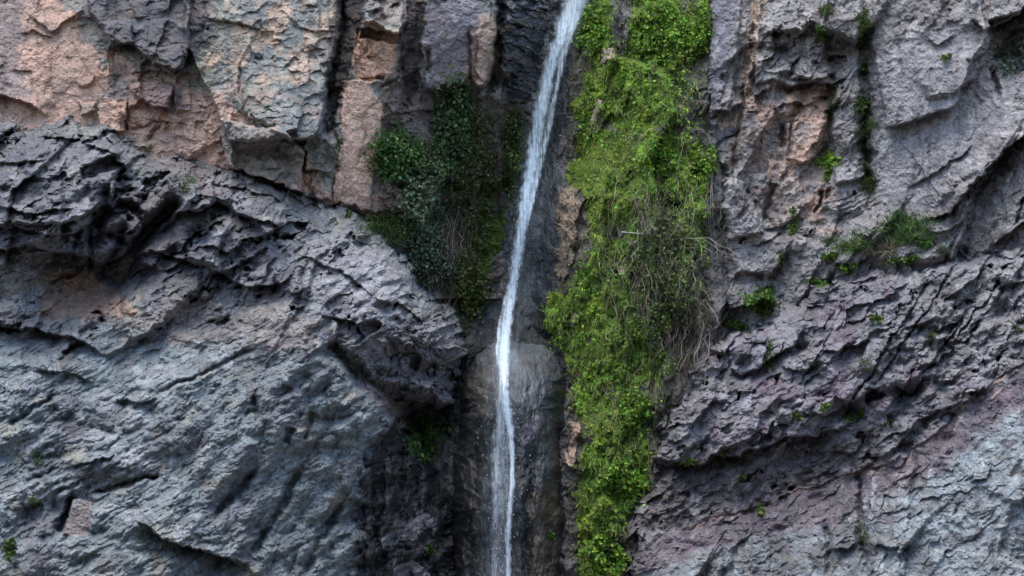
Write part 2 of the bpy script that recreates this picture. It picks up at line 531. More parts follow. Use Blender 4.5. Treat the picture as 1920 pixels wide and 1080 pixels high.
# albedo, with the shade of the slot painted in
dapple(f, GREY, LICHEN, 90, 60, -0.15, 0.3)
dapple(f, GREY, (0.27, 0.215, 0.18), 70, 61, 0.0, 0.35)
pk = np.maximum(f.mask([(-240, -60), (60, -60), (130, 30), (190, 110), (230, 230), (240, 300), (-240, 260)], 20, 1, 30), f.mask([(195, 90), (260, 130), (400, 170), (470, 230), (560, 280), (620, 375), (480, 330), (240, 290), (190, 200)], 14, 2, 40))
pk = pk * (1 - 0.2 * sstep(-0.05, 0.3, fbm(f.wx, f.wy, 60, 5, 163)))
f.paint(pk, (0.39, 0.262, 0.205))
f.paint(pk * sstep(-0.2, 0.3, fbm(f.wx, f.wy, 80, 4, 164)), PINK)
f.paint(f.mask([(0, -40), (45, 20), (35, 120), (60, 185), (0, 180), (-60, 100)], 16, 3, 25), (0.2, 0.175, 0.17), 0.75)
f.paint(f.mask([(215, 130), (245, 150), (245, 190), (190, 185)], 10, 4, 12), (0.2, 0.185, 0.175), 0.8)
f.paint(f.mask([(340, 0), (640, 0), (615, 160), (430, 150), (350, 100)], 20, 5, 40) * sstep(-0.1, 0.3, fbm(f.wx, f.wy, 45, 5, 165)), (0.42, 0.305, 0.225), 0.9)
f.paint(f.mask([(140, -40), (345, -40), (400, 20), (400, 85), (340, 140), (280, 120), (230, 90), (170, 40)], 14, 6, 18), (0.085, 0.08, 0.088), 0.85)
f.paint(f.mask([(250, 155), (325, 160), (356, 205), (320, 212), (255, 185)], 5, 7), (0.19, 0.135, 0.125), 0.9)
f.paint(f.mask([(635, -60), (692, -60), (672, 90), (640, 180), (612, 260), (608, 140)], 8, 8, 8), (0.075, 0.065, 0.062), 0.9)  # slot colour darkened for the shadow inside it
f.paint(f.mask([(665, 60), (742, 60), (738, 110), (720, 150), (665, 148)], 5, 9, 6), (0.52, 0.34, 0.25))
f.paint(f.mask([(640, 150), (690, 148), (722, 200), (700, 330), (690, 400), (622, 378), (640, 250)], 5, 10, 8), (0.60, 0.40, 0.305), 0.97)
f.paint(f.mask([(700, 375), (745, 340), (760, 420), (690, 410), (640, 380)], 10, 12, 10), (0.32, 0.22, 0.18), 0.8)
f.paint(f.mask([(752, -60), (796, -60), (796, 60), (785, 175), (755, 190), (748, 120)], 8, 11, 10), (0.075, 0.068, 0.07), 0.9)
f.paint(f.mask([(796, -60), (900, -60), (890, 140), (800, 172)], 8, 13, 10), (0.185, 0.165, 0.185), 0.85)
f.paint(f.mask([(898, 20), (930, 40), (932, 120), (905, 165), (870, 155)], 6, 14, 12), (0.33, 0.235, 0.185), 0.8)
f.paint(f.mask([(725, 150), (800, 170), (870, 160), (900, 200), (860, 330), (760, 350), (715, 250)], 12, 15, 12), (0.115, 0.095, 0.092), 0.85)
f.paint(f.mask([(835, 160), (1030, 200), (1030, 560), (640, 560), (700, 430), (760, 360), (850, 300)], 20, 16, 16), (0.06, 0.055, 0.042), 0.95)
f.paint(led, (0.05, 0.055, 0.065)); f.wet(led)
f.paint(f.mask([(680, -60), (766, -60), (760, 45), (700, 40)], 5, 17, 8), (0.26, 0.215, 0.19), 0.8)
f.paint(f.mask([(524, 270), (576, 274), (570, 290), (520, 284)], 4), (0.42, 0.33, 0.24), 0.9)
f.paint(f.mask([(684, 36), (705, 42), (728, 56), (746, 58), (748, 66), (724, 64), (682, 50)], 3), (0.52, 0.37, 0.27), 0.8)
f.paint(f.mask([(415, 225), (540, 250), (572, 290), (560, 350), (425, 310)], 6, 21, 14), (0.19, 0.183, 0.165), 0.85)
jo = (1 - sstep(0.02, 0.10, es)) * (rs > 0.35)
f.paint(jo * 0.5, (0.16, 0.10, 0.07))

# ================================================================== gorge wall behind the falls
A = Face(640, -330, 1440, 1260, [(640, -300, 39.5), (1000, -300, 40.6), (1120, -300, 40.2), (1440, -300, 39.5), (1080, 0, 39.2), (1000, 200, 39.9), (1150, 100, 37.9), (1250, 100, 37.5), (1350, 100, 37.4),
                                 (900, 300, 39.8), (1020, 300, 39.5), (1150, 350, 37.2), (1280, 350, 36.8), (1400, 350, 37.4), (800, 450, 39.0), (900, 500, 39.5), (980, 500, 39.3), (1060, 450, 37.7),
                                 (950, 640, 39.0), (1030, 640, 38.5), (1130, 600, 36.8), (1250, 600, 36.5), (1380, 620, 37.0), (1130, 850, 36.2), (1230, 850, 36.4), (1120, 1080, 35.8), (1300, 1080, 36.6), (850, 800, 38.0), (850, 1200, 37.4), (1120, 1250, 35.4), (1440, 1250, 36.4)], 300)
f = A
f.C[:] = (0.10, 0.095, 0.09)
chute = f.mask([(1000, -330), (1120, -330), (1090, 0), (1065, 100), (1050, 300), (1060, 500), (1000, 600), (1060, 660), (860, 660), (885, 560), (930, 420), (975, 250), (990, 150), (1000, 0)], 18, 1, 14)
f.broken(90, 0.45, 80, 1.6, 1, where=1 - 0.7 * chute)
f.broken(36, 0.5, 75, 1.6, 2, where=1 - 0.6 * chute)
f.broken(15, 0.5, 70, 1.8, 3, where=1 - 0.5 * chute)
f.out(0.12 * (1 - 0.6 * chute) * fbm(f.X, f.Y, 34, 5, 340))
f.out(chute * 0.10 * fbm(f.wx * 3.2, f.wy * 0.5, 60, 4, 342))
f.lumps(40, 0.5, 80, 1.6, 6, 1 - 0.6 * chute)
f.lumps(16, 0.5, 80, 1.8, 7, 1 - 0.5 * chute)
# pillows of moss-covered tufa
pil = 1 - chute
f.out(pil * 0.35 * np.maximum(0, fbm(f.wx * 1.6, f.wy * 0.8, 90, 3, 344)))
dapple(f, None, (0.15, 0.135, 0.13), 60, 60)
f.paint(f.mask([(1330, -60), (1440, -60), (1440, 400), (1345, 360), (1320, 200)], 10), VIOLET)
f.paint(f.mask([(1060, -40), (1345, -40), (1340, 300), (1330, 600), (1220, 900), (1180, 1260), (1075, 1260), (1065, 700), (1000, 620), (1060, 520)], 14, 2, 18), (0.10, 0.09, 0.065), 0.8)
f.paint(chute, SLATE); f.wet(chute * 0.6)
f.paint(chute * sstep(0.0, 0.35, fbm(f.wx * 3.0, f.wy * 0.35, 60, 4, 345)), (0.05, 0.055, 0.055))
f.paint(chute * sstep(0.2, 0.5, fbm(f.wx * 3.0, f.wy * 0.35, 50, 4, 346)), (0.065, 0.073, 0.08), 0.6)
f.paint(f.mask([(820, 560), (900, 590), (1060, 570), (1075, 660), (1075, 720), (820, 820)], 20, 8, 20), (0.014, 0.015, 0.014), 0.9)  # shaded gap behind the dome put into the wall colour
tan = f.mask([(1050, 362), (1082, 352), (1088, 400), (1078, 470), (1060, 530), (1042, 510), (1045, 430)], 8, 3, 10)
f.out(tan * 0.15)
f.broken(22, 0.9, 80, 1.5, 20, where=tan, patchy=0)
f.paint(tan, (0.25, 0.185, 0.13), 0.9); f.paint(tan * sstep(0.0, 0.3, fbm(f.wx, f.wy, 24, 4, 377)), (0.13, 0.105, 0.08), 0.8)
for q in ([(1128, 92), (1156, 88), (1150, 112), (1125, 122)], [(1118, 185), (1132, 190), (1118, 235), (1108, 245)], [(1170, 485), (1185, 500), (1178, 530), (1160, 515)], [(1072, 790), (1085, 795), (1078, 880), (1062, 870)], [(1070, 580), (1082, 590), (1078, 612), (1068, 608)]):
    mm = f.mask(q, 4, 4, 5); f.out(mm * 0.2); f.paint(mm, (0.34, 0.25, 0.19))
rk = f.mask([(1148, -40), (1185, -40), (1182, 70), (1165, 100), (1145, 80)], 6, 5, 8); f.out(rk * 0.3); f.paint(rk, (0.15, 0.13, 0.13))
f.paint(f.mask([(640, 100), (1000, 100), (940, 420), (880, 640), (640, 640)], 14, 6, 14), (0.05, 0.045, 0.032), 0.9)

# ================================================================== left outcrop
CO = [(-260, 240), (0, 232), (60, 242), (130, 218), (205, 235), (252, 266), (290, 288), (400, 302), (470, 322), (560, 368), (640, 386), (692, 415), (722, 450), (750, 484), (764, 527), (792, 566), (832, 610), (845, 652),
      (840, 702), (830, 750), (795, 748), (752, 738), (748, 775), (770, 830), (812, 880), (842, 930), (850, 1000), (846, 1280), (-260, 1280)]
Cc = Face(-230, 190, 905, 1250, [(-200, 240, 34.5), (100, 240, 34.3), (350, 330, 34.6), (600, 400, 34.9), (750, 500, 35.0), (850, 620, 34.6), (840, 720, 35.0), (100, 380, 33.2), (420, 420, 33.3), (620, 540, 33.1), (720, 620, 33.4),
                                 (0, 480, 33.3), (150, 570, 34.0), (400, 560, 33.5), (250, 700, 32.2), (500, 700, 32.4), (640, 720, 32.9), (720, 780, 33.9), (800, 900, 35.3), (840, 1050, 35.7), (-200, 800, 30.6), (100, 900, 31.0),
                                 (350, 900, 31.3), (600, 900, 33.0), (700, 1000, 33.9), (-200, 1250, 29.2), (300, 1250, 30.4), (600, 1250, 32.6), (840, 1250, 35.6)], 500)
f = Cc
f.C[:] = GREY
up = f.mask([(-260, 150), (900, 150), (900, 760), (640, 700), (500, 560), (250, 640), (-260, 640)], 50)
lo = 1 - up
f.broken(130, 0.42, 28, 1.5, 1, bias=0.35, where=0.5 + 0.5 * up)
r1, e1 = f.broken(60, 0.45, 30, 1.9, 2, bias=0.35, where=0.35 + 0.65 * up)
r2, e2 = f.broken(26, 0.4, 32, 2.0, 3, bias=0.3, where=0.3 + 0.7 * up)
f.broken(11, 0.32, 32, 1.9, 4, bias=0.3)
fx_, fy_ = rot(f.X, f.Y, 28)
f.out(0.75 * fbm(fx_ * 0.55, fy_, 190, 2, 530, 0.4) + 0.30 * fbm(fx_ * 0.5, fy_, 75, 2, 531, 0.4))
# thin beds dipping across the lower body
sx, sy = rot(f.X + 0.4 * (f.wx - f.X), f.Y + 0.4 * (f.wy - f.Y), 27)
bed = np.mod(sy / 15.0 + 0.55 * fbm(f.wx, f.wy, 220, 3, 520) + 0.12 * fbm(f.X, f.Y, 30, 2, 521) + 0.5 * vnoise(sx / 90, sy / 14, 523), 1.0)
f.lumps(36, 0.28, 30, 2.2, 9, lo)
f.out(lo * 0.045 * (bed - 0.4) * (0.4 + 0.6 * sstep(-0.3, 0.3, fbm(f.X, f.Y, 70, 3, 522))))
sx, sy = rot(f.wx, f.wy, 58)
bed2 = np.mod(sy / 46.0 + 0.7 * fbm(f.wx, f.wy, 140, 3, 524), 1.0)
f.out(f.mask([(380, 700), (720, 700), (760, 1260), (250, 1260)], 60) * 0.22 * (np.abs(bed2 - 0.5) * 2) ** 0.6)
f.out(0.22 * fbm(f.X, f.Y, 110, 4, 525) + 0.07 * fbm(f.X, f.Y, 30, 4, 526, ridged=True))
f.pits(95, 0.7, 20, 1.6, 1, 0.30, up); f.pits(45, 0.4, 25, 1.7, 2, 0.30, 0.04 + 0.96 * up); f.pits(20, 0.10, 28, 1.8, 3, 0.36, 0.3 + 0.7 * up)
f.lumps(60, 0.42, 25, 1.7, 6)
f.lumps(24, 0.42, 28, 1.8, 7, 0.2 + 0.8 * up)
f.lumps(10, 0.32, 28, 1.8, 8, 0.6 + 0.5 * up)
# humps, hollows
f.broken(75, 1.0, 30, 1.4, 21, bias=0.6, where=f.mask([(-260, 230), (200, 240), (560, 400), (560, 560), (200, 520), (-260, 480)], 40), patchy=0.3)
f.broken(30, 0.8, 30, 1.5, 22, bias=0.6, where=f.mask([(-260, 380), (200, 330), (560, 420), (560, 560), (200, 540), (-260, 490)], 30), patchy=0.3)
f.bulge(110, 330, 190, 70, 0, 0.7)
f.bulge(60, 430, 150, 40, 5, 0.4)
f.bulge(440, 430, 110, 60, -15, 0.6)
f.bulge(650, 540, 120, 90, -40, 0.35)
f.bulge(760, 610, 90, 60, -40, 0.3)
f.bulge(200, 520, 130, 45, 0, -0.8)
f.bulge(150, 560, 80, 40, 0, -0.5)
f.bulge(380, 590, 200, 40, 20, -0.35)
f.bulge(690, 715, 90, 26, -40, -0.35)
f.bulge(320, 820, 240, 70, 20, 0.4)
f.bulge(560, 760, 90, 110, 0, 0.35)
f.lip([(-60, 470), (60, 462), (150, 480), (230, 505)], 1.2, 45, 60)
f.lip([(225, 500), (290, 470), (380, 500), (470, 540), (560, 520)], 0.7, 35, 45)
f.crack([(338, 370), (300, 408), (272, 442), (235, 495), (212, 535)], 15, 2.0)
f.crack([(178, 385), (166, 440), (172, 505)], 6, 0.7)
f.crack([(238, 415), (222, 460), (190, 520)], 8, 1.0)
f.crack([(150, 425), (140, 470)], 5, 0.5); f.crack([(200, 440), (240, 455), (270, 440)], 7, 0.6)
nose = f.mask([(740, 590), (862, 600), (875, 700), (860, 765), (740, 750), (700, 690)], 25)
f.lumps(34, 1.0, 60, 1.2, 11, nose, 0.2); f.broken(26, 1.0, 50, 1.3, 12, where=nose, patchy=0)
f.bulge(800, 790, 55, 38, 0, -0.9)
f.crack([(318, 385), (290, 425)], 9, 0.9)
f.block([(255, 355), (325, 350), (318, 392), (285, 418), (245, 415)], 0.15, 0.3, 0.2)
f.crack([(205, 340), (190, 400), (178, 470)], 11, 0.8)
f.bulge(372, 440, 24, 16, 25, -0.9)
f.bulge(330, 470, 20, 12, 25, -0.5)
for q_, a_ in (([(-60, 300), (30, 306), (90, 296)], 0.4), ([(60, 250), (140, 262), (230, 300)], 0.35), ([(-30, 385), (60, 400), (140, 392)], 0.5), ([(0, 425), (100, 440), (170, 430)], 0.6), ([(390, 345), (460, 352), (540, 385)], 0.35), ([(330, 470), (400, 462), (440, 480)], 0.4),
               ([(560, 480), (640, 505), (700, 560)], 0.3), ([(600, 590), (660, 600), (690, 640)], 0.45), ([(700, 560), (750, 570), (800, 610)], 0.4)):
    f.lip(q_, a_, 26, 36)
f.lip([(450, 405), (500, 415), (525, 430)], 0.6, 25, 35)
for i in range(9):                       # steep bedded ribs on the dark flank
    x0 = 330 + i * 22
    f.crack([(x0 + 20 + 9 * math.sin(i * 2.1), 478 + i * 3 + 8 * math.sin(i * 1.7)), (x0 + 4, 530 + i * 2)], 4, 0.10 + 0.05 * (i % 3))
f.lip([(-40, 612), (60, 616), (150, 640), (200, 668)], 0.7, 40, 45)
f.lip([(60, 690), (130, 700), (180, 720)], 0.3, 25, 30)
f.crack([(620, 640), (660, 690), (720, 735), (760, 760)], 12, 0.9)
f.lip([(630, 655), (690, 730), (760, 765)], 0.3, 20, 30)
f.lip([(735, 725), (765, 748), (800, 752), (860, 757)], 0.8, 35, 40)
f.bulge(790, 690, 45, 35, -20, -0.7)
f.lip([(215, 745), (260, 755), (295, 745)], 0.4, 22, 30)
f.lip([(130, 870), (170, 870), (215, 848)], 0.4, 22, 30)
f.crack([(15, 795), (50, 775), (100, 745)], 5, 0.4)
f.crack([(300, 735), (400, 690), (480, 650)], 4, 0.3)
f.lip([(260, 975), (300, 1008), (380, 1035), (470, 1062)], 1.1, 45, 60)
f.crack([(480, 880), (440, 930), (400, 965)], 8, 0.6)
f.crack([(560, 880), (520, 960), (470, 1040)], 8, 0.5)
f.crack([(180, 925), (230, 905), (300, 895)], 5, 0.5)
f.crack([(640, 930), (600, 1010), (570, 1080)], 9, 0.5)
f.crack([(485, 790), (480, 740)], 6, 0.4)
f.crack([(545, 800), (535, 830)], 6, 0.4); f.crack([(590, 770), (565, 830)], 7, 0.4)
f.crack([(135, 925), (130, 960), (108, 1000)], 8, 0.8)
sl = f.mask([(140, 938), (174, 940), (170, 1000), (120, 1005), (128, 965)], 2)
f.D = f.D * (1 - 0.85 * sl) + (f.D.mean() * 0 + 30.95 + (f.X - 150) * 0.002 - (f.Y - 970) * 0.003) * 0.85 * sl
f.outline(CO, 55, 1.3, 0.10, 34)
# albedo, with some light and shade painted in
dapple(f, None, VIOLET, 120, 60, -0.2, 0.3)
f.paint(lo, (0.178, 0.205, 0.208), 0.85)  # bluish sky light on the lower body mixed into the colour
dapple(f, None, LICHEN, 55, 62, 0.12, 0.45)
f.paint(sstep(0.15, 0.4, fbm(f.wx * 0.7, f.wy * 1.4, 40, 5, 563)), (0.26, 0.29, 0.295), 0.75)
f.paint(sstep(0.1, 0.45, fbm(f.wx, f.wy, 150, 4, 564)), (0.13, 0.118, 0.13), 0.6)
f.paint(f.mask([(-260, 215), (150, 215), (300, 300), (430, 330), (560, 440), (540, 540), (330, 560), (200, 500), (-260, 480)], 30, 14, 50) * sstep(-0.35, 0.15, fbm(f.wx, f.wy, 60, 5, 581) + 0.3 * f.R), (0.115, 0.107, 0.115), 0.8)
f.paint(f.mask([(90, 505), (165, 510), (215, 545), (260, 590), (150, 605), (75, 590)], 12, 1, 18), (0.36, 0.24, 0.18), 0.9)
f.paint(f.mask([(0, 470), (120, 480), (130, 560), (0, 560)], 15, 2, 20), (0.23, 0.2, 0.165), 0.6)
f.paint(f.mask([(330, 560), (470, 550), (620, 620), (560, 660), (330, 640), (230, 610)], 20, 3, 30), (0.24, 0.2, 0.18), 0.7)
f.paint(f.mask([(160, 380), (260, 360), (360, 440), (540, 470), (520, 545), (300, 540), (220, 520)], 20, 4, 20), (0.10, 0.092, 0.105), 0.7)
f.paint(f.mask([(530, 440), (700, 430), (790, 560), (700, 640), (600, 580)], 30, 5, 30), (0.255, 0.245, 0.25), 0.75)  # lit shoulder of the bulge put into the colour
f.paint(f.mask([(290, 290), (480, 320), (640, 390), (600, 400), (400, 360), (300, 330)], 12, 6, 12), (0.16, 0.135, 0.125), 0.7)
f.paint(f.mask([(700, 610), (860, 600), (870, 770), (740, 760)], 15, 7, 15), (0.135, 0.125, 0.13), 0.6)  # nose darkened for the shade of its overhang
wz = f.mask([(690, 830), (760, 780), (870, 880), (870, 1280), (630, 1280), (670, 1000)], 30, 8, 40)
f.lumps(30, 0.9, 82, 3.0, 13, wz, 0.2)
f.paint(wz, (0.02, 0.02, 0.021), 0.97); f.wet(wz * 0.8)
f.paint(wz * sstep(0.1, 0.4, fbm(f.wx * 2.5, f.wy * 0.4, 50, 4, 570)), (0.07, 0.073, 0.08), 0.7)
f.paint(f.mask([(690, 720), (760, 755), (740, 790), (650, 700)], 8, 9, 10), (0.22, 0.18, 0.17), 0.8)
f.paint(sl, (0.20, 0.165, 0.15), 0.95)
f.paint(f.mask([(255, 355), (325, 350), (318, 392), (245, 415)], 5), (0.15, 0.125, 0.12), 0.7)
f.paint((r2 > 0.86).astype(float) * 0.5, (0.30, 0.295, 0.30)); f.paint((r2 < 0.1).astype(float) * 0.5, (0.09, 0.085, 0.095))

# ================================================================== domed rock under the falls
DO = [(868, 700), (888, 664), (912, 650), (960, 643), (1010, 644), (1042, 660), (1062, 690), (1070, 760), (1068, 860), (1074, 960), (1080, 1280), (800, 1280), (828, 1080), (836, 930), (850, 830), (862, 760)]
Dm = Face(780, 610, 1120, 1260, [(880, 680, 36.9), (950, 650, 36.5), (1040, 670, 36.5), (870, 850, 36.0), (950, 750, 34.8), (1050, 800, 35.4), (860, 1050, 35.8), (950, 950, 34.6), (1060, 1000, 35.2), (840, 1250, 35.4), (950, 1250, 34.2), (1080, 1250, 34.8)], 700, 1.4)
f = Dm
f.C[:] = (0.028, 0.035, 0.036)
f.broken(80, 0.2, 80, 1.8, 1); f.broken(30, 0.16, 84, 3.0, 2); f.broken(10, 0.35, 86, 3.6, 3)
f.out(0.12 * fbm(f.wx * 2.6, f.wy * 0.5, 70, 4, 740) + 0.05 * fbm(f.X * 2, f.Y * 0.6, 20, 3, 741))
f.lumps(30, 0.12, 85, 3.5, 6)
f.lumps(12, 0.25, 86, 4.0, 7)
f.crack([(905, 770), (895, 860), (885, 1000), (880, 1100)], 6, 0.25)
f.crack([(1050, 800), (1056, 860), (1052, 960)], 7, 0.4)
f.crack([(1000, 840), (990, 950), (985, 1100)], 7, 0.2)
f.outline(DO, 75, 2.1, 0.12, 26, 0.25)
rim = f.mask([(895, 640), (1050, 640), (1050, 690), (1000, 672), (930, 668), (890, 690)], 8, 9, 8)
dapple(f, None, (0.052, 0.048, 0.046), 50, 60)
f.paint(sstep(0.0, 0.35, fbm(f.wx * 2.8, f.wy * 0.35, 55, 4, 760)), (0.016, 0.018, 0.018), 0.9)
f.paint(f.mask([(880, 700), (918, 690), (918, 790), (895, 770), (870, 745)], 8, 1, 10), (0.12, 0.095, 0.08), 0.75)
f.paint(f.mask([(975, 800), (1015, 770), (1020, 790), (995, 825), (975, 832)], 5, 2, 6), (0.13, 0.11, 0.13), 0.85)
f.paint(f.mask([(960, 660), (1030, 665), (1010, 760), (970, 760)], 15, 3, 20), (0.075, 0.078, 0.085), 0.7)
f.paint(f.mask([(850, 800), (890, 780), (885, 930), (838, 920)], 8, 6, 8), (0.065, 0.066, 0.07), 0.7)
f.paint(f.mask([(1000, 920), (1050, 900), (1045, 1260), (990, 1260)], 14, 4, 20), (0.06, 0.042, 0.025), 0.6)
f.paint(rim, (0.115, 0.128, 0.132), 0.85)  # light caught along the dome's top edge, painted on
f.paint(f.mask([(1035, 690), (1085, 690), (1085, 1000), (1050, 1000)], 8, 15, 10), (0.012, 0.013, 0.013), 0.9)  # shadow down the dome's right side, painted dark
f.paint(f.mask([(835, 690), (866, 690), (846, 860), (826, 940)], 7, 16, 8), (0.014, 0.015, 0.015), 0.85)  # shadow gap at the dome's left side, painted dark
f.paint(f.mask([(960, 655), (1045, 660), (1050, 700), (1010, 770), (965, 760)], 14, 3, 20), (0.075, 0.078, 0.082), 0.7)  # this and the next patch lighten the dome top to look lit
f.paint(f.mask([(880, 665), (925, 655), (925, 780), (865, 790)], 12, 12, 20), (0.07, 0.07, 0.068), 0.7)
f.C *= 1.15
f.wet(np.full(f.X.shape, 0.9))

# ================================================================== right upper cliff
E = Face(1270, -330, 2150, 760, [(1290, -300, 38.6), (1330, 0, 37.3), (1330, 250, 36.9), (1400, 100, 36.5), (1500, 100, 36.0), (1600, 100, 35.9), (1700, 100, 34.8), (1850, 60, 34.2), (2150, 0, 32.6), (1350, 400, 36.9), (1500, 300, 36.2), (1600, 300, 35.8),
                                 (1750, 300, 34.3), (1850, 250, 33.6), (1900, 380, 33.2), (1450, 500, 36.5), (1700, 480, 34.4), (1340, 600, 37.0), (1500, 740, 36.6), (1800, 700, 34.5), (2150, 400, 31.8), (2150, 760, 32.0), (1700, -300, 36.2), (2150, -300, 33.6)], 900)
f = E
f.C[:] = (0.215, 0.197, 0.188)
smooth = f.mask([(1650, 90), (1800, 40), (1920, 150), (1900, 230), (1740, 400), (1650, 400), (1640, 250)], 25)
sm2 = f.mask([(1330, -40), (1390, -40), (1360, 150), (1330, 270)], 10)
q = 1 - 0.8 * np.maximum(smooth, sm2)
f.broken(120, 0.6, 60, 1.6, 1, where=0.2 + 0.8 * q, patchy=0.3)
r1, e1 = f.broken(52, 0.55, 60, 1.7, 2, where=q)
r2, e2 = f.broken(22, 0.36, 55, 1.7, 3, where=q)
f.broken(9, 0.55, 45, 1.5, 4, where=0.15 + 0.85 * q)
f.out((0.35 + 0.65 * q) * 0.14 * fbm(f.X, f.Y, 50, 5, 940) + 0.05 * fbm(f.X, f.Y, 18, 3, 941, ridged=True))
f.pits(80, 0.45, 55, 1.9, 1, 0.38, q); f.pits(36, 0.25, 52, 1.9, 2, 0.40, q)
f.lumps(60, 0.25, 50, 1.6, 6, q)
knob = f.mask([(1390, 40), (1560, 50), (1600, 180), (1480, 230), (1400, 190)], 25)
f.lumps(25, 0.28, 45, 1.7, 7, q)
f.lumps(10, 0.25, 45, 1.6, 8, 0.15 + 0.85 * q)
f.lumps(40, 0.6, 30, 1.2, 9, knob, 0.2); f.broken(30, 1.0, 30, 1.3, 10, where=knob, patchy=0, bias=0.5)
f.crack([(1420, -60), (1408, 40), (1398, 150), (1385, 250), (1368, 350)], 5, 0.3)
f.block([(1420, -60), (1440, -60), (1420, 60), (1408, 150), (1395, 200), (1400, 60)], 0.15, 0, 0)
f.lip([(1335, 200), (1365, 208), (1390, 192)], 0.9, 22, 45)
f.bulge(1545, 178, 22, 12, 10, -0.7); f.bulge(1568, 200, 12, 14, 0, -0.5); f.bulge(1370, 250, 14, 9, 0, -0.5)
f.lip([(1340, 262), (1365, 255), (1385, 235)], 0.35, 25, 20)
f.block([(1410, 40), (1540, 60), (1560, 140), (1480, 170), (1450, 150), (1420, 160)], 0.25, 0, 0.2)
f.lip([(1460, 155), (1490, 168), (1520, 155), (1560, 160), (1590, 140)], 0.55, 25, 35)
f.lip([(1520, 185), (1545, 180), (1560, 190)], 0.35, 18, 20)
f.bulge(1475, 168, 14, 10, 0, -0.35); f.bulge(1470, 95, 12, 9, 0, -0.4)
f.block([(1332, -80), (1398, -80), (1374, 180), (1328, 255)], 0.22, 0.0, 0.06)
f.block([(1424, -80), (1560, -80), (1546, 55), (1418, 62)], 0.18, 0.15, 0.2)
f.block([(1562, 175), (1612, 120), (1622, 330), (1566, 345)], 0.25, -0.2, 0.1)
f.block([(1376, 330), (1442, 322), (1430, 436), (1366, 452)], 0.28, 0.25, 0.15)
f.block([(1440, 300), (1480, 312), (1462, 345), (1436, 342)], 0.2, 0.0, 0.3)
f.crack([(1468, 232), (1470, 280)], 6, 0.5); f.crack([(1486, 232), (1480, 300)], 3, 0.25)
f.block([(1490, 222), (1548, 226), (1540, 262), (1522, 300), (1486, 305)], 0.1, 0.2, 0)
f.lip([(1475, 302), (1510, 304), (1525, 298)], 0.3, 12, 20)
f.crack([(1620, 40), (1625, 160), (1618, 260), (1636, 380)], 12, 0.6)
f.crack([(1550, 60), (1558, 180), (1550, 260), (1530, 330)], 10, 0.4)
f.block([(1640, -60), (1830, -60), (1850, 60), (1790, 200), (1660, 240), (1635, 80)], 0.35, 0.1, 0.1)
f.lip([(1820, 30), (1845, 55), (1880, 45), (1930, 5), (2150, -60)], 1.5, 45, 60)
f.block([(1855, 40), (1950, 0), (1950, 110), (1862, 110)], -0.5, 0.3, -0.2)
f.block([(1815, 108), (1850, 62), (1855, 80), (1850, 95), (1825, 118)], 0.3, 0.1, 0.2)
f.lip([(1740, 68), (1760, 82), (1790, 66)], 0.25, 14, 20)
f.crack([(1858, 130), (1872, 180)], 4, 0.4)
f.lip([(1735, 412), (1780, 395), (1840, 330), (1880, 285), (1940, 240), (2150, 120)], 1.7, 38, 60)
f.lip([(1700, 350), (1760, 320), (1830, 270)], 0.25, 20, 30)
f.crack([(1840, 330), (1800, 350), (1745, 405)], 8, 0.3)
f.lip([(1862, 462), (1890, 440), (1930, 405)], 0.7, 28, 40)
f.crack([(1795, 440), (1780, 480), (1760, 520)], 4, 0.3)
f.block([(1440, 350), (1500, 330), (1510, 380), (1480, 420), (1430, 428)], 0.15, 0.2, 0.1)
f.crack([(1450, 350), (1435, 420)], 4, 0.35)
f.lip([(1410, 465), (1440, 450), (1462, 430)], 0.35, 16, 20)
for i in range(5):
    f.lip([(1545 + 6 * i, 425 + 11 * i - 40), (1600, 400 + 11 * i - 40), (1660, 375 + 11 * i - 40)], 0.12, 9, 12)
f.lip([(1340, 590), (1400, 570), (1440, 560)], 0.9, 40, 30)
f.outline([(1330, -340), (1322, 60), (1318, 180), (1326, 270), (1345, 330), (1350, 420), (1352, 500), (1345, 580), (1330, 700), (1330, 800), (2300, 800), (2300, -340)], 30, 0.7, 0.09, 34)
dapple(f, None, (0.285, 0.265, 0.255), 90, 60, -0.1, 0.35)
dapple(f, None, (0.15, 0.125, 0.125), 60, 61, 0.1, 0.4)
f.paint(f.mask([(1400, 180), (1560, 170), (1560, 420), (1420, 420)], 30, 1, 40) * sstep(-0.3, 0.1, fbm(f.wx, f.wy, 40, 4, 963) + 0.3 * f.R), (0.37, 0.255, 0.20), 0.85)
f.paint(f.mask([(1490, 215), (1548, 220), (1545, 262), (1525, 303), (1484, 308)], 4, 2, 5), (0.52, 0.345, 0.26), 0.95)
f.paint(f.mask([(1465, 170), (1520, 165), (1570, 185), (1550, 225), (1490, 225)], 6, 12, 14), (0.36, 0.23, 0.17), 0.8)
f.paint(f.mask([(1440, 350), (1505, 330), (1500, 400), (1430, 428)], 6, 3, 6), (0.33, 0.27, 0.235), 0.8)
f.paint(f.mask([(1420, -60), (1445, -60), (1425, 60), (1412, 150), (1380, 320), (1365, 310), (1392, 150), (1402, 60)], 5, 4, 5), (0.36, 0.265, 0.2), 0.85)
f.paint(f.mask([(1340, 208), (1392, 200), (1385, 245), (1350, 245)], 5, 5, 4), (0.37, 0.26, 0.2), 0.9)
f.paint(sm2, (0.165, 0.155, 0.18), 0.8)
f.paint(smooth, (0.25, 0.235, 0.24), 0.6)
f.paint(smooth * sstep(0.05, 0.4, fbm(*(q_ * k_ for q_, k_ in zip(rot(f.wx, f.wy, 40), (0.5, 1.6))), 40, 5, 970)), (0.17, 0.155, 0.16), 0.6)
f.paint(f.mask([(1668, 80), (1720, 30), (1725, 60), (1690, 150), (1672, 150)], 8, 6, 10), (0.34, 0.32, 0.31), 0.6)
f.paint(f.mask([(1860, 30), (1900, 10), (1900, 100), (1865, 108)], 5, 7, 6), (0.24, 0.23, 0.20), 0.8)
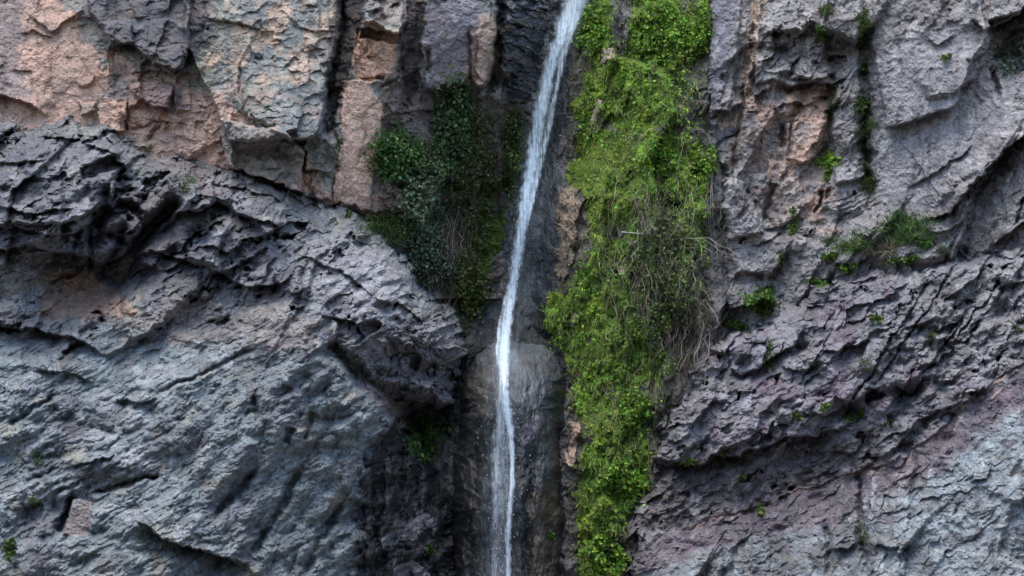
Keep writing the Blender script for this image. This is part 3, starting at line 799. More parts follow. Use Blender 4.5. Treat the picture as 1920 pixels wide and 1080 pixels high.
f.paint(f.mask([(1740, 408), (1840, 335), (1930, 240), (2000, 200), (2000, 250), (1880, 330), (1800, 380), (1745, 425)], 6, 8, 8), (0.11, 0.095, 0.085), 0.8)  # underside of the diagonal overhang painted dark as shade
f.paint((r2 > 0.84).astype(float) * 0.45, (0.31, 0.30, 0.29)); f.paint((r2 < 0.12).astype(float) * 0.4, (0.10, 0.09, 0.09))

# ================================================================== right lower outcrop
FO = [(1160, 1280), (1175, 1080), (1190, 960), (1225, 900), (1222, 862), (1240, 800), (1290, 740), (1288, 700), (1320, 660), (1380, 625), (1440, 600), (1490, 560), (1530, 535), (1600, 500), (1700, 488), (1790, 470), (1850, 465), (2300, 380), (2300, 1280)]
Fo = Face(1130, 360, 2150, 1250, [(1300, 700, 35.4), (1400, 640, 35.4), (1500, 580, 35.0), (1600, 520, 34.6), (1750, 490, 33.8), (1900, 470, 32.8), (2150, 400, 31.2), (1400, 760, 34.4), (1550, 720, 33.7), (1650, 620, 33.5), (1800, 620, 32.4), (1900, 700, 31.4),
                                  (1240, 850, 34.9), (1400, 820, 34.3), (1600, 780, 33.6), (1300, 920, 35.1), (1500, 890, 34.6), (1620, 850, 33.9), (1760, 800, 32.4), (1250, 1050, 34.6), (1500, 1020, 33.5), (1700, 950, 32.0), (1900, 850, 30.6), (1900, 1050, 29.8),
                                  (1250, 1240, 34.0), (1600, 1240, 31.8), (2150, 1240, 28.2), (2150, 800, 29.4)], 1100)
f = Fo
f.C[:] = (0.17, 0.161, 0.165)
dn = f.mask([(1130, 1010), (1300, 985), (1500, 930), (1640, 880), (1720, 830), (1900, 690), (2200, 500), (2200, 1300), (1130, 1300)], 30)
f.broken(115, 0.45, 48, 1.6, 1, bias=0.3)
r1, e1 = f.broken(50, 0.7, 42, 1.5, 2, bias=0.45, where=1 - 0.7 * dn)
r2, e2 = f.broken(22, 0.75, 35, 1.6, 3, bias=0.5, where=1 - 0.55 * dn)
f.broken(10, 0.55, 30, 1.6, 4, bias=0.35, where=1 - 0.4 * dn)
f.out((1 - 0.5 * dn) * 0.16 * fbm(f.X, f.Y, 70, 4, 1140) + 0.05 * fbm(f.X, f.Y, 22, 4, 1141, ridged=True))
f.pits(75, 0.6, 40, 1.6, 1, 0.33, 1 - 0.85 * dn); f.pits(36, 0.28, 38, 1.7, 2, 0.36, 1 - 0.7 * dn); f.pits(17, 0.10, 35, 1.7, 3, 0.38, 1 - 0.4 * dn)
f.lumps(70, 0.45, 40, 1.4, 6, 1 - 0.6 * dn)
f.lumps(30, 0.5, 35, 1.5, 7, 1 - 0.75 * dn)
f.lumps(11, 0.3, 30, 1.7, 8, 1 - 0.5 * dn)
# straight joints rising to the right
for (a, b, wd, dp) in (((1565, 800), (1755, 505), 5, 0.5), ((1500, 720), (1560, 620), 4, 0.35), ((1640, 720), (1800, 480), 5, 0.4), ((1720, 720), (1830, 560), 5, 0.4), ((1430, 700), (1475, 640), 4, 0.3), ((1665, 770), (1720, 690), 5, 0.4), ((1770, 660), (1880, 520), 5, 0.35)):
    f.crack([a, ((a[0] + b[0]) / 2 + 4, (a[1] + b[1]) / 2), b], wd * 0.55, dp * 0.4)
    n = 26
    dd, side, al = segdist(f.wx, f.wy, [a, b])
    f.out(0.16 * np.exp(-dd / n) * (side < 0) * np.clip(np.minimum(al, 1 - al) * 5, 0, 1))
f.block([(1372, 632), (1430, 622), (1442, 640), (1428, 690), (1390, 705), (1365, 690)], 0.25, 0.1, 0.15)
f.lip([(1215, 858), (1240, 866), (1262, 860), (1290, 874), (1318, 872), (1335, 858), (1362, 852), (1385, 856), (1400, 842), (1450, 834), (1470, 822), (1530, 818), (1560, 806), (1600, 800)], 0.95, 22, 70)
f.bulge(1592, 772, 24, 16, 10, -1.0)
f.bulge(1705, 735, 26, 16, 25, -0.8)
f.bulge(1500, 655, 20, 10, 10, -0.5)
f.lip([(1560, 740), (1600, 755), (1640, 735)], 0.6, 20, 35)
f.lip([(1670, 720), (1710, 735), (1740, 700)], 0.5, 20, 35)
f.lip([(1460, 690), (1500, 700), (1540, 680)], 0.4, 20, 30)
f.lip([(1540, 655), (1570, 660), (1600, 640)], 0.35, 20, 30)
f.lip([(1690, 620), (1730, 610), (1760, 590)], 0.35, 20, 30)
f.lip([(1500, 770), (1545, 780), (1580, 765)], 0.4, 20, 30)
f.bulge(1880, 580, 22, 14, 30, -0.5)
f.crack([(1612, 880), (1615, 950), (1622, 1080)], 7, 0.4)
f.crack([(1548, 980), (1556, 1030), (1550, 1080)], 6, 0.35)
f.crack([(1720, 850), (1700, 1000)], 4, 0.2)
f.lip([(1560, 1030), (1590, 1034), (1610, 1022)], 0.4, 14, 20)
f.lip([(1640, 1018), (1670, 1030), (1690, 1022)], 0.45, 16, 25)
f.lip([(1820, 905), (1850, 900), (1862, 875)], 0.3, 14, 20)
f.bulge(1530, 935, 14, 9, 20, -0.4); f.bulge(1780, 820, 14, 9, 20, -0.3)
VE = [(1275, 992), (1320, 975), (1362, 965), (1440, 945), (1500, 918), (1560, 900), (1620, 880), (1690, 872), (1722, 835), (1770, 800), (1800, 760), (1850, 725), (1905, 690), (2100, 560)]
dv, sv, _ = segdist(f.wx, f.wy, VE)
f.lip(VE, 0.15, 20, 20)
f.outline(FO, 45, 1.2, 0.10, 34)
dapple(f, None, (0.215, 0.205, 0.215), 80, 60, -0.1, 0.3)
dapple(f, None, PLUM, 70, 61, 0.05, 0.4)
f.paint(f.mask([(1720, 520), (2200, 380), (2200, 620), (1800, 720), (1700, 640)], 40, 1, 40), (0.235, 0.225, 0.22), 0.7)
f.paint(f.mask([(1372, 632), (1430, 622), (1442, 640), (1428, 690), (1365, 690)], 5), (0.2, 0.19, 0.215), 0.8)
f.paint(f.mask([(1225, 870), (1450, 840), (1640, 800), (1640, 880), (1500, 925), (1360, 960), (1190, 1000)], 16, 2, 22), (0.12, 0.105, 0.10), 0.85)
pl = f.mask([(1175, 1020), (1270, 985), (1500, 920), (1700, 870), (1900, 690), (2200, 480), (2200, 560), (1920, 760), (1740, 890), (1560, 980), (1300, 1040), (1180, 1090)], 22, 3, 24)
lowr = f.mask([(1170, 1060), (1400, 1010), (1560, 985), (1740, 890), (1920, 750), (2200, 560), (2200, 1300), (1150, 1300)], 20, 4, 24)
f.paint(lowr, (0.165, 0.17, 0.175)); 
f.paint(lowr * sstep(-0.15, 0.25, fbm(f.wx, f.wy, 60, 5, 1164)), (0.225, 0.25, 0.26), 0.85)
f.paint(lowr * sstep(0.1, 0.4, fbm(f.wx, f.wy, 45, 5, 1165)), (0.13, 0.12, 0.11), 0.7)
f.paint(lowr * f.mask([(1700, 940), (1920, 760), (2200, 560), (2200, 1300), (1600, 1300), (1640, 1060)], 40), (0.29, 0.325, 0.34), 0.55)  # pale blue of the facing sky tinted into the rock
f.paint(lowr * sstep(0.1, 0.35, fbm(f.wx, f.wy, 16, 4, 1190)), (0.27, 0.24, 0.2), 0.5)
f.paint(pl * sstep(-0.5, 0.0, fbm(f.wx, f.wy, 40, 4, 1166)), (0.145, 0.115, 0.125), 0.75)
for off_, wd2, th_ in ((4, 2.6, 0.0), (18, 1.8, 0.15), (-12, 1.8, 0.2)):
    f.paint(np.exp(-((dv * np.sign(sv) - off_ - 9 * fbm(f.X, f.Y, 45, 3, 1180 + off_)) / wd2) ** 2) * sstep(th_ - 0.2, th_ + 0.15, fbm(f.wx, f.wy, 55, 3, 1167 + off_)), (0.46, 0.37, 0.31), 0.85)
f.paint(np.exp(-(dv / 6) ** 2) * (sv > 0), (0.2, 0.10, 0.075), 0.6)
for q in ([(1615, 885), (1622, 950)], [(1692, 890), (1690, 950)], [(1655, 1035), (1652, 1090)]):
    dd, _, _ = segdist(f.wx, f.wy, q); f.paint(np.exp(-(dd / 3.5) ** 2), (0.5, 0.5, 0.5), 0.7)
f.paint((r2 > 0.86).astype(float) * 0.4 * (1 - dn), (0.28, 0.27, 0.28)); f.paint((r2 < 0.12).astype(float) * 0.5, (0.085, 0.075, 0.08))

runoff(B, (0.12, 0.11, 0.105), 0.6, 810, 0.2, 0.45, 1 - B.mask([(610, 40), (760, 40), (730, 400), (600, 390)], 10))
runoff(E, (0.11, 0.10, 0.10), 0.55, 811, 0.2, 0.45); runoff(E, (0.36, 0.34, 0.32), 0.6, 812, 0.38, 0.55)
runoff(Cc, (0.11, 0.105, 0.11), 0.5, 813, 0.22, 0.45); runoff(Fo, (0.10, 0.095, 0.095), 0.6, 814, 0.2, 0.42); runoff(Fo, (0.40, 0.41, 0.42), 0.7, 815, 0.42, 0.56, dn)
FACES = [A, B, Cc, Dm, E, Fo]


def wall(px, py):
    return np.min([q.depth(px, py) for q in FACES], axis=0)


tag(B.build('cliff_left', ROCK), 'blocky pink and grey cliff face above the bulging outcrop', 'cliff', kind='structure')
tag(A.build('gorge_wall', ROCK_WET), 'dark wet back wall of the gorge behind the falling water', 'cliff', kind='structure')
tag(E.build('cliff_right', ROCK), 'rough grey cliff face with diagonal ledges on the far side of the moss', 'cliff', kind='structure')
tag(Cc.build('rock_outcrop', ROCK), 'huge bulging grey outcrop of thin dipping beds below the pink cliff', 'rock outcrop')
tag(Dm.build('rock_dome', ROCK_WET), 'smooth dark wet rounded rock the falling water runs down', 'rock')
tag(Fo.build('rock_outcrop', ROCK), 'purplish scaly outcrop with pale diagonal vein and low overhang beside the moss', 'rock outcrop')

# unseen walls beside and behind the viewer, added so light falls from above
th = np.linspace(math.radians(128), math.radians(412), 110); hh = np.linspace(-1, 15, 20)
ct, ch = np.meshgrid(th, hh)
cr = 1 + 0.10 * fbm(ct * 200, ch * 12, 60, 4, 77) + 0.012 * ch
cv = np.stack([30 * cr * np.cos(ct), 20 + 34 * cr * np.sin(ct), ch], -1).reshape(-1, 3)
cq = np.arange(ct.size).reshape(ct.shape)
cm = mesh_np('added_canyon_wall', cv, np.stack([cq[:-1, :-1].ravel(), cq[:-1, 1:].ravel(), cq[1:, 1:].ravel(), cq[1:, :-1].ravel()], -1))
a = cm.attributes.new('mineral_and_shade', 'FLOAT_COLOR', 'POINT')
a.data.foreach_set('color', np.tile([0.19, 0.175, 0.17, 1], ct.size).astype(np.float32))
tag(link('added_canyon_wall', cm, ROCK), 'unseen grey wall added round the gorge floor behind the viewer to shape the light', 'cliff', kind='structure')

# ground of the gorge, below the picture
gx, gy = np.meshgrid(np.linspace(-60, 60, 120), np.linspace(-30, 60, 90))
gz = 0.25 * fbm(gx * 10, gy * 10, 30, 4, 5) - 0.1
gq = np.arange(gx.size).reshape(gx.shape)
gm = mesh_np('ground', np.stack([gx, gy, gz], -1).reshape(-1, 3), np.stack([gq[:-1, :-1].ravel(), gq[:-1, 1:].ravel(), gq[1:, 1:].ravel(), gq[1:, :-1].ravel()], -1))
a = gm.attributes.new('mineral_and_shade', 'FLOAT_COLOR', 'POINT')
a.data.foreach_set('color', np.tile([0.17, 0.16, 0.15, 1], gx.size).astype(np.float32))
tag(link('ground', gm, ROCK), 'stony floor of the gorge', 'ground', kind='structure')

#VEG
# ================================================================== plants
RNG = np.random.default_rng(7)


def outward(px, py):
    """a rough outward direction of the rock at a photo position"""
    e = 9.0
    p0 = at(px, py, wall(px, py)); p1 = at(px + e, py, wall(px + e, py)); p2 = at(px, py - e, wall(px, py - e))
    n = np.cross(p1 - p0, p2 - p0)
    l = np.linalg.norm(n, axis=-1, keepdims=True)
    n = n / np.maximum(l, 1e-9)
    n = 0.5 * n + np.array([0, -0.7, 0.25])
    return n / np.linalg.norm(n, axis=-1, keepdims=True)


def leaf_mesh(name, P, T, N, L, Wd, tint, material, parent=None, fold=0.25, round_=True):
    """leaves with base P, tip direction T, face normal N, length L, width Wd"""
    n = len(P)
    T = T / np.linalg.norm(T, axis=-1, keepdims=True)
    S = np.cross(T, N); S = S / np.maximum(np.linalg.norm(S, axis=-1, keepdims=True), 1e-6)
    N = np.cross(S, T)
    L = L[:, None]; Wd = Wd[:, None]
    if round_:
        pts = [P, P + T * L * 0.32 + S * Wd * 0.5 + N * Wd * fold, P + T * L * 0.75 + S * Wd * 0.38 + N * Wd * fold * 0.5,
               P + T * L, P + T * L * 0.75 - S * Wd * 0.38 + N * Wd * fold * 0.5, P + T * L * 0.32 - S * Wd * 0.5 + N * Wd * fold]
        V = np.stack(pts, 1).reshape(-1, 3)
        b = np.arange(n)[:, None] * 6
        F = np.concatenate([b + np.array([[0, 1, 2, 3]]), b + np.array([[0, 3, 4, 5]])])
        m = 6
    else:
        pts = [P - S * Wd * 0.5, P + S * Wd * 0.5, P + T * L * 0.6 + S * Wd * 0.35 - N * L * 0.05, P + T * L - N * L * 0.2, P + T * L * 0.6 - S * Wd * 0.35 - N * L * 0.05]
        V = np.stack([pts[0], pts[1], pts[2], pts[3], pts[4]], 1).reshape(-1, 3)
        b = np.arange(n)[:, None] * 5
        F = np.concatenate([b + np.array([[0, 1, 2, 4]]), b + np.array([[4, 2, 3, 3]])])
        V = np.stack([pts[0], pts[1], pts[2], pts[4], pts[3] - S * Wd * 0.04, pts[3] + S * Wd * 0.04], 1).reshape(-1, 3)
        b = np.arange(n)[:, None] * 6
        F = np.concatenate([b + np.array([[0, 1, 2, 3]]), b + np.array([[3, 2, 5, 4]])])
        m = 6
    me = mesh_np(name, V, F)
    a = me.attributes.new('tint', 'FLOAT_COLOR', 'POINT')
    c = np.ones((n * m, 4)); c[:, :3] = np.repeat(tint, m, axis=0)
    a.data.foreach_set('color', c.ravel().astype(np.float32))
    return link(name, me, material, parent)


def tube_mesh(name, lines, radii, tint, material, parent=None, sides=4):
    """each line an array of points; radius tapers from r to 0.3 r unless given per point"""
    V = []; F = []; T = []
    o = 0
    for k, (ln, r) in enumerate(zip(lines, radii)):
        ln = np.asarray(ln, float); n = len(ln)
        t = np.gradient(ln, axis=0); t /= np.maximum(np.linalg.norm(t, axis=1, keepdims=True), 1e-9)
        up = np.where(np.abs(t[:, 1:2]) > 0.8, np.array([[1.0, 0, 0]]), np.array([[0, 1.0, 0]]))
        a = np.cross(t, up); a /= np.maximum(np.linalg.norm(a, axis=1, keepdims=True), 1e-9)
        b = np.cross(t, a)
        rr = np.asarray(r, float) if np.ndim(r) else r * np.linspace(1, 0.3, n)
        ph = np.arange(sides) * 2 * math.pi / sides
        ring = ln[:, None] + rr[:, None, None] * (np.cos(ph)[None, :, None] * a[:, None] + np.sin(ph)[None, :, None] * b[:, None])
        V.append(ring.reshape(-1, 3))
        i = np.arange(n - 1)[:, None] * sides; j = np.arange(sides)[None]; j2 = (j + 1) % sides
        F.append(np.stack([o + i + j, o + i + j2, o + i + sides + j2, o + i + sides + j], -1).reshape(-1, 4))
        tk = tint[k] if np.ndim(tint) == 2 else tint
        T.append(np.tile(tk, (n * sides, 1)))
        o += n * sides
    V = np.concatenate(V); F = np.concatenate(F); T = np.concatenate(T)
    me = mesh_np(name, V, F)
    at_ = me.attributes.new('tint', 'FLOAT_COLOR', 'POINT')
    c = np.ones((len(V), 4)); c[:, :3] = T
    at_.data.foreach_set('color', c.ravel().astype(np.float32))
    return link(name, me, material, parent)


def unit(n):
    v = RNG.normal(size=(n, 3))
    return v / np.linalg.norm(v, axis=1, keepdims=True)


def tints(n, base, var=0.25, alt=None, palt=0.0):
    b = np.tile(np.array(base, float), (n, 1))
    if alt is not None:
        m = RNG.random(n) < palt
        b[m] = alt
    k = 1 + var * RNG.normal(size=(n, 1))
    b = b * np.clip(k, 0.35, 1.8)
    b[:, 0] *= 1 + 0.18 * RNG.normal(size=n)
    return np.clip(b, 0.004, 0.6)


PX = 0.0144


def root_at(name, px, py, label, cat, group=None):
    o = bpy.data.objects.new(name, None); COL.objects.link(o)
    y = float(wall(np.array([px]), np.array([py]))[0])
    if y > 1e5: y = 36.0
    p = at(px, py, y); o.location = p
    o.empty_display_size = 0.2
    return tag(o, label, cat, group), p


def bush(name, label, cat, px, py, rx, ry, n, col, size=8, aspect=0.7, depth=0.35, alt=None, palt=0.15, kind='leaf', droop=0.2, stems=6, clump=0.55, stemcol=(0.10, 0.075, 0.05), group=None, poly=None, var=0.28):
    """a plant that grows out of the rock at px, py (photo pixels), rx by ry across"""
    o, base = root_at(name, px, py + 0.6 * ry, label, cat, group)
    # leaf positions: sub-clumps inside the plant's outline
    nc = max(3, int(n / 45))
    ca = RNG.random(nc) * 6.283; cr = np.sqrt(RNG.random(nc)) * 0.85
    cx = px + rx * cr * np.cos(ca); cy = py + ry * cr * np.sin(ca)
    cs = (0.22 + 0.25 * RNG.random(nc)) * clump / 0.55
    k = RNG.integers(0, nc, n)
    qx = cx[k] + RNG.normal(size=n) * cs[k] * rx * 0.7
    qy = cy[k] + RNG.normal(size=n) * cs[k] * ry * 0.7
    if poly is not None:
        sd = polysdf(qx, qy, poly); ok = sd < 4
        qx, qy, k = qx[ok], qy[ok], k[ok]; n = len(qx)
    cd = 0.15 + 0.85 * RNG.random(nc)
    rr = np.clip(1 - ((qx - px) / (rx * 1.3)) ** 2 - ((qy - py) / (ry * 1.3)) ** 2, 0.08, 1)
    wy = wall(qx, qy)
    okw = wy < 1e5
    qx, qy, k, rr, wy = qx[okw], qy[okw], k[okw], rr[okw], wy[okw]; n = len(qx)
    if n == 0:
        return o
    P = at(qx, qy, wy - depth * np.sqrt(rr) * (0.25 + 0.75 * cd[k]) * (0.4 + 0.6 * RNG.random(n)) - 0.01)
    tk = 1 + 0.25 * RNG.normal(size=nc)
    tint = tints(n, col, var, alt, palt) * np.clip(tk[k], 0.55, 1.5)[:, None]
    if kind == 'leaf':
        N = unit(n) * 0.75 + np.array([0, -0.6, 0.55])
        T = unit(n) + np.array([0, -0.35, -droop * 2])
        L = size * PX * (0.6 + 0.7 * RNG.random(n)); Wd = L * aspect
        leaf_mesh('foliage', P - base, T, N, L, Wd, tint, LEAF, o)
    elif kind == 'fine':                       # needle-like sprigs, upright
        N = unit(n) + np.array([0, -0.8, 0.2])
        T = unit(n) * 0.6 + np.array([0, -0.35, 0.8 - 2 * droop])
        L = size * PX * (0.6 + 0.9 * RNG.random(n)); Wd = np.maximum(L * 0.14, 0.014)
        leaf_mesh('foliage', P - base, T, N, L, Wd, tint, LEAF, o, round_=False)
    elif kind == 'grass':                      # blades arching out from a tuft
        m = n
        bx = px + rx * 0.5 * RNG.normal(size=m); by = py + ry * (0.3 + 0.3 * RNG.random(m))
        wv = wall(bx, by); g = wv < 1e5
        P = at(bx, by, np.where(g, wv, 36.0) - 0.03)[g]; m = len(P)
        T = np.stack([RNG.normal(size=m) * 0.5, -0.4 - 0.3 * RNG.random(m), 0.7 - 2 * droop * RNG.random(m)], 1)
        L = size * PX * (0.6 + 0.8 * RNG.random(m))
        leaf_mesh('foliage', P - base, T, unit(m) * 0.4 + np.array([0, -1.0, 0.1]), L, np.full(m, 0.022), tint[:m], LEAF, o, round_=False)
    if stems:
        ls = []
        for i in range(stems):
            j = RNG.integers(0, n)
            a = np.zeros(3); b = P[j % len(P)] - base
            mid = (a + b) / 2 + RNG.normal(size=3) * 0.06 + np.array([0, -0.08, 0])
            tt = np.linspace(0, 1, 6)[:, None]
            ls.append((1 - tt) ** 2 * a + 2 * tt * (1 - tt) * mid + tt ** 2 * b)
        tube_mesh('stem', ls, [0.012] * stems, stemcol, TWIG, o)
    return o


GREEN = (0.085, 0.155, 0.022); BRIGHT = (0.21, 0.36, 0.045); DGREEN = (0.075, 0.13, 0.045); GREYG = (0.13, 0.165, 0.11); OLIVE = (0.075, 0.10, 0.025)

# ------------------------------------------------------------------ moss carpet and small leaves on the right of the falls
GW = [(1100, -340), (1335, -340), (1335, -20), (1322, 100), (1312, 250), (1345, 300), (1340, 380), (1335, 470), (1322, 560), (1300, 620), (1285, 700), (1225, 760), (1222, 830), (1232, 880), (1195, 940), (1180, 1000), (1168, 1080), (1150, 1280), (1078, 1280),
      (1070, 1000), (1062, 900), (1084, 870), (1086, 795), (1058, 770), (1052, 710), (1046, 676), (1030, 655), (1010, 610), (1000, 570), (1020, 540), (1060, 525), (1085, 460), (1088, 380), (1062, 330), (1060, 240), (1070, 180), (1085, 110), (1095, 60)]
mg = Face(985, -330, 1370, 1250, [(1000, 0, 0), (1370, 0, 0), (1000, 1200, 0), (1370, 1200, 0)], 1300, 1.8)
sd = polysdf(mg.wx, mg.wy, GW)
nz = fbm(mg.wx, mg.wy, 70, 5, 1310)
sd = sd + 26 * fbm(mg.X, mg.Y, 45, 5, 1311, 0.6)
mk = 1 - sstep(-34, 10, sd)
twz = np.exp(-(((mg.X - 1250) / 75) ** 2 + ((mg.Y - 530) / 150) ** 2))
fieldm = mk * (0.62 + 0.75 * nz) - 0.55 * twz - 0.5 * np.exp(-(((mg.X - 1290) / 40) ** 2 + ((mg.Y - 160) / 120) ** 2))
for q in ([(1128, 92), (1156, 88), (1150, 112), (1125, 122)], [(1118, 185), (1132, 190), (1118, 235), (1108, 245)], [(1148, -40), (1185, -40), (1182, 70), (1165, 100), (1145, 80)], [(1170, 485), (1185, 500), (1178, 530), (1160, 515)], [(1070, 580), (1082, 590), (1078, 612), (1068, 608)], [(1072, 790), (1085, 795), (1078, 880), (1062, 870)]):
    fieldm -= 0.9 * mg.mask(q, 6)
thick = np.clip(fieldm - 0.30, 0, 1)
wl = wall(mg.X, mg.Y)
mg.keep = (thick > 0) & (wl < 1e5)
mg.D = wl - 0.22 * np.sqrt(thick) - 0.05 * np.maximum(0, fbm(mg.X, mg.Y, 16, 4, 1320)) + 0.015
mg.C[:] = (0.085, 0.145, 0.02)
mg.paint(sstep(-0.1, 0.3, fbm(mg.X, mg.Y, 60, 4, 1331)), (0.14, 0.195, 0.022))
mg.paint(sstep(0.05, 0.4, fbm(mg.X, mg.Y, 40, 4, 1332)), (0.05, 0.065, 0.018))
mg.paint(sstep(0.1, 0.4, fbm(mg.X, mg.Y, 50, 4, 1333)), (0.13, 0.22, 0.03))
mg.paint(mg.mask([(1060, 250), (1200, 250), (1160, 480), (1080, 480)], 30), (0.085, 0.10, 0.016), 0.5)
mg.C *= 1.35
mo = mg.build('moss', MOSS, grain=2.2)
tag(mo, 'yellow green moss carpet coating the rock right of the falling water', 'moss', kind='stuff')

# moss behind the dark shrubs left of the falls
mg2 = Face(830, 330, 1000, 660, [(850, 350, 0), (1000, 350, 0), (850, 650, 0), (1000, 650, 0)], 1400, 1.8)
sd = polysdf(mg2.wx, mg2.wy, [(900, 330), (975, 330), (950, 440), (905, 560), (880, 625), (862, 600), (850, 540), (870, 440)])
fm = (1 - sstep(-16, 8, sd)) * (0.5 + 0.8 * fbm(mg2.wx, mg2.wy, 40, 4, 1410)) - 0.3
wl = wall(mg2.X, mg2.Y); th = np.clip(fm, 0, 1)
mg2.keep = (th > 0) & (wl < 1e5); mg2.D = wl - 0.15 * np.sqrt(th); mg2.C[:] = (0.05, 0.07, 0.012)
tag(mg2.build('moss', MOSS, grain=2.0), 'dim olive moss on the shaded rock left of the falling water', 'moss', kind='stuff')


def cover(n, poly, clumps, col, alt, palt, size, seed, gate=0.0, out=0.09):
    """leaf positions in loose clumps over a polygon; clumps = list of (x, y, weight, rx, ry)"""
    c = np.array(clumps, float)
    k = RNG.choice(len(c), n, p=c[:, 2] / c[:, 2].sum())
    qx = c[k, 0] + RNG.normal(size=n) * c[k, 3]; qy = c[k, 1] + RNG.normal(size=n) * c[k, 4]
    # break each clump up
    ok = (polysdf(qx, qy, poly) < 6) & (fbm(qx, qy, 46, 3, seed) + 0.55 * fbm(qx, qy, 14, 3, seed + 3) > gate + 0.35 * sstep(-34, 6, polysdf(qx, qy, poly) + 14 * fbm(qx, qy, 24, 2, seed + 9)))
    qx, qy, k = qx[ok], qy[ok], k[ok]; n = len(qx)
    hump = 0.5 + 0.5 * fbm(qx, qy, 40, 3, seed + 5)
    P = at(qx, qy, wall(qx, qy) - 0.14 - out * np.clip(hump, 0, 1) * (0.3 + 0.7 * RNG.random(n)))
    tint = tints(n, col, 0.3, alt, palt) * np.clip(0.75 + 0.6 * hump, 0.5, 1.5)[:, None]
    N = unit(n) * 0.7 + np.array([0, -0.6, 0.6]); T = unit(n) + np.array([0, -0.4, -0.5])
    L = size * PX * (0.4 + 1.1 * RNG.random(n) ** 2)
    return P, T, N, L, L * 0.8, tint


cl = [(1125, 40, 1.2, 30, 40), (1100, 140, 0.8, 22, 40), (1160, 160, 0.7, 30, 40), (1215, 190, 1.2, 30, 50), (1080, 270, 0.7, 18, 50), (1125, 320, 1, 25, 60), (1180, 280, 0.8, 30, 50), (1225, 120, 1.0, 30, 40), (1310, 60, 0.6, 12, 60),
      (1315, 340, 0.6, 14, 40), (1110, 430, 0.6, 22, 50), (1150, 400, 0.5, 20, 40), (1130, 520, 1.0, 40, 40), (1050, 570, 0.7, 30, 30), (1100, 610, 1.1, 40, 40), (1150, 600, 0.6, 25, 40), (1060, 640, 0.4, 25, 15), (1110, 720, 0.9, 25, 25), (1185, 690, 0.8, 30, 25),
      (1150, 760, 0.9, 40, 30), (1190, 800, 1.2, 25, 50), (1120, 850, 0.9, 30, 40), (1170, 880, 1.1, 30, 35), (1140, 930, 0.7, 25, 35), (1125, 1000, 0.7, 25, 20), (1140, 1050, 0.8, 25, 25), (1120, 1120, 0.7, 25, 40), (1215, 650, 0.4, 30, 30), (1240, 720, 0.3, 25, 25), (1085, 900, 0.3, 10, 60), (1270, 30, 0.8, 35, 50), (1290, 140, 0.5, 25, 50), (1280, 230, 0.7, 30, 40), (1300, 400, 0.7, 25, 50), (1250, 360, 0.6, 30, 40), (1310, 480, 0.5, 20, 50), (1190, 460, 0.5, 30, 50), (1270, 640, 0.5, 30, 40), (1200, 560, 0.5, 30, 50), (1080, 200, 0.5, 14, 50), (1095, 1000, 0.5, 14, 60), (1090, 760, 0.5, 14, 40), (1150, 680, 0.6, 40, 25), (1200, 860, 0.7, 20, 40)]
g = cover(26000, GW, cl, (0.15, 0.25, 0.035), BRIGHT, 0.4, 5.6, 1501)
lf = leaf_mesh('ground_cover', g[0], g[1], g[2], g[3], g[4], g[5], LEAF)
tag(lf, 'small round leaves of creeping green plants spread over the moss', 'ground cover', kind='stuff')

cl2 = [(x, y, w_, rx * 1.3, ry * 1.3) for x, y, w_, rx, ry in cl]
g = cover(13000, GW, cl2, (0.10, 0.105, 0.035), (0.16, 0.12, 0.05), 0.25, 6.0, 1551)
lf = leaf_mesh('undergrowth', g[0], g[1], g[2], g[3] * 1.5, g[4] * 0.4, g[5], LEAF, round_=False)
tag(lf, 'olive and withered brown leaf litter caught among the moss and small leaves', 'undergrowth', kind='stuff')

g = cover(30000, GW, cl2, (0.125, 0.205, 0.03), (0.20, 0.28, 0.035), 0.4, 10.0, 1571, 0.07)
hang_t = np.stack([RNG.normal(size=len(g[0])) * 0.35, -0.35 - 0.3 * RNG.random(len(g[0])), -0.9 + 0 * g[3]], 1)
lf = leaf_mesh('hanging_moss', g[0], hang_t, unit(len(g[0])) * 0.4 + np.array([0, -1.0, 0.3]), g[3], g[3] * 0.13, g[5], LEAF, round_=False)
tag(lf, 'soft hanging threads of green moss over the wet wall right of the falling water', 'moss', kind='stuff')

# bright clumps that stand out of the green
for (x, y, rx, ry, n, lab) in ((1240, 55, 52, 58, 1500, 'big bright green leafy clump at the top of the mossy wall'), (1238, 298, 24, 36, 520, 'narrow bright leafy clump hanging halfway down the mossy wall above the dead twigs'),
                               (1175, 900, 36, 46, 800, 'bright leafy clump on the lower moss beside the low rock overhang'), (1140, 1040, 30, 40, 600, 'lowest bright leafy clump on the moss, under the others'),
                               (1328, 300, 18, 26, 320, 'leafy clump at the mossy wall rim with a bare stem hanging under it'), (1190, 770, 32, 40, 700, 'bright leafy clump just below the dead twigs beside the scaly outcrop'),
                               (1308, 45, 24, 56, 620, 'tall narrow leafy strip at the top rim of the mossy wall against the grey cliff'),
                               (1115, 48, 34, 42, 700, 'soft green clump close beside the top of the falling water')):
    bush('leafy_clump', lab, 'plant', x, y, rx, ry, int(n * 1.6), BRIGHT, 7, 0.85, 0.5, GREEN, 0.4, droop=0.3, stems=5, group='leafy clumps on the mossy wall')

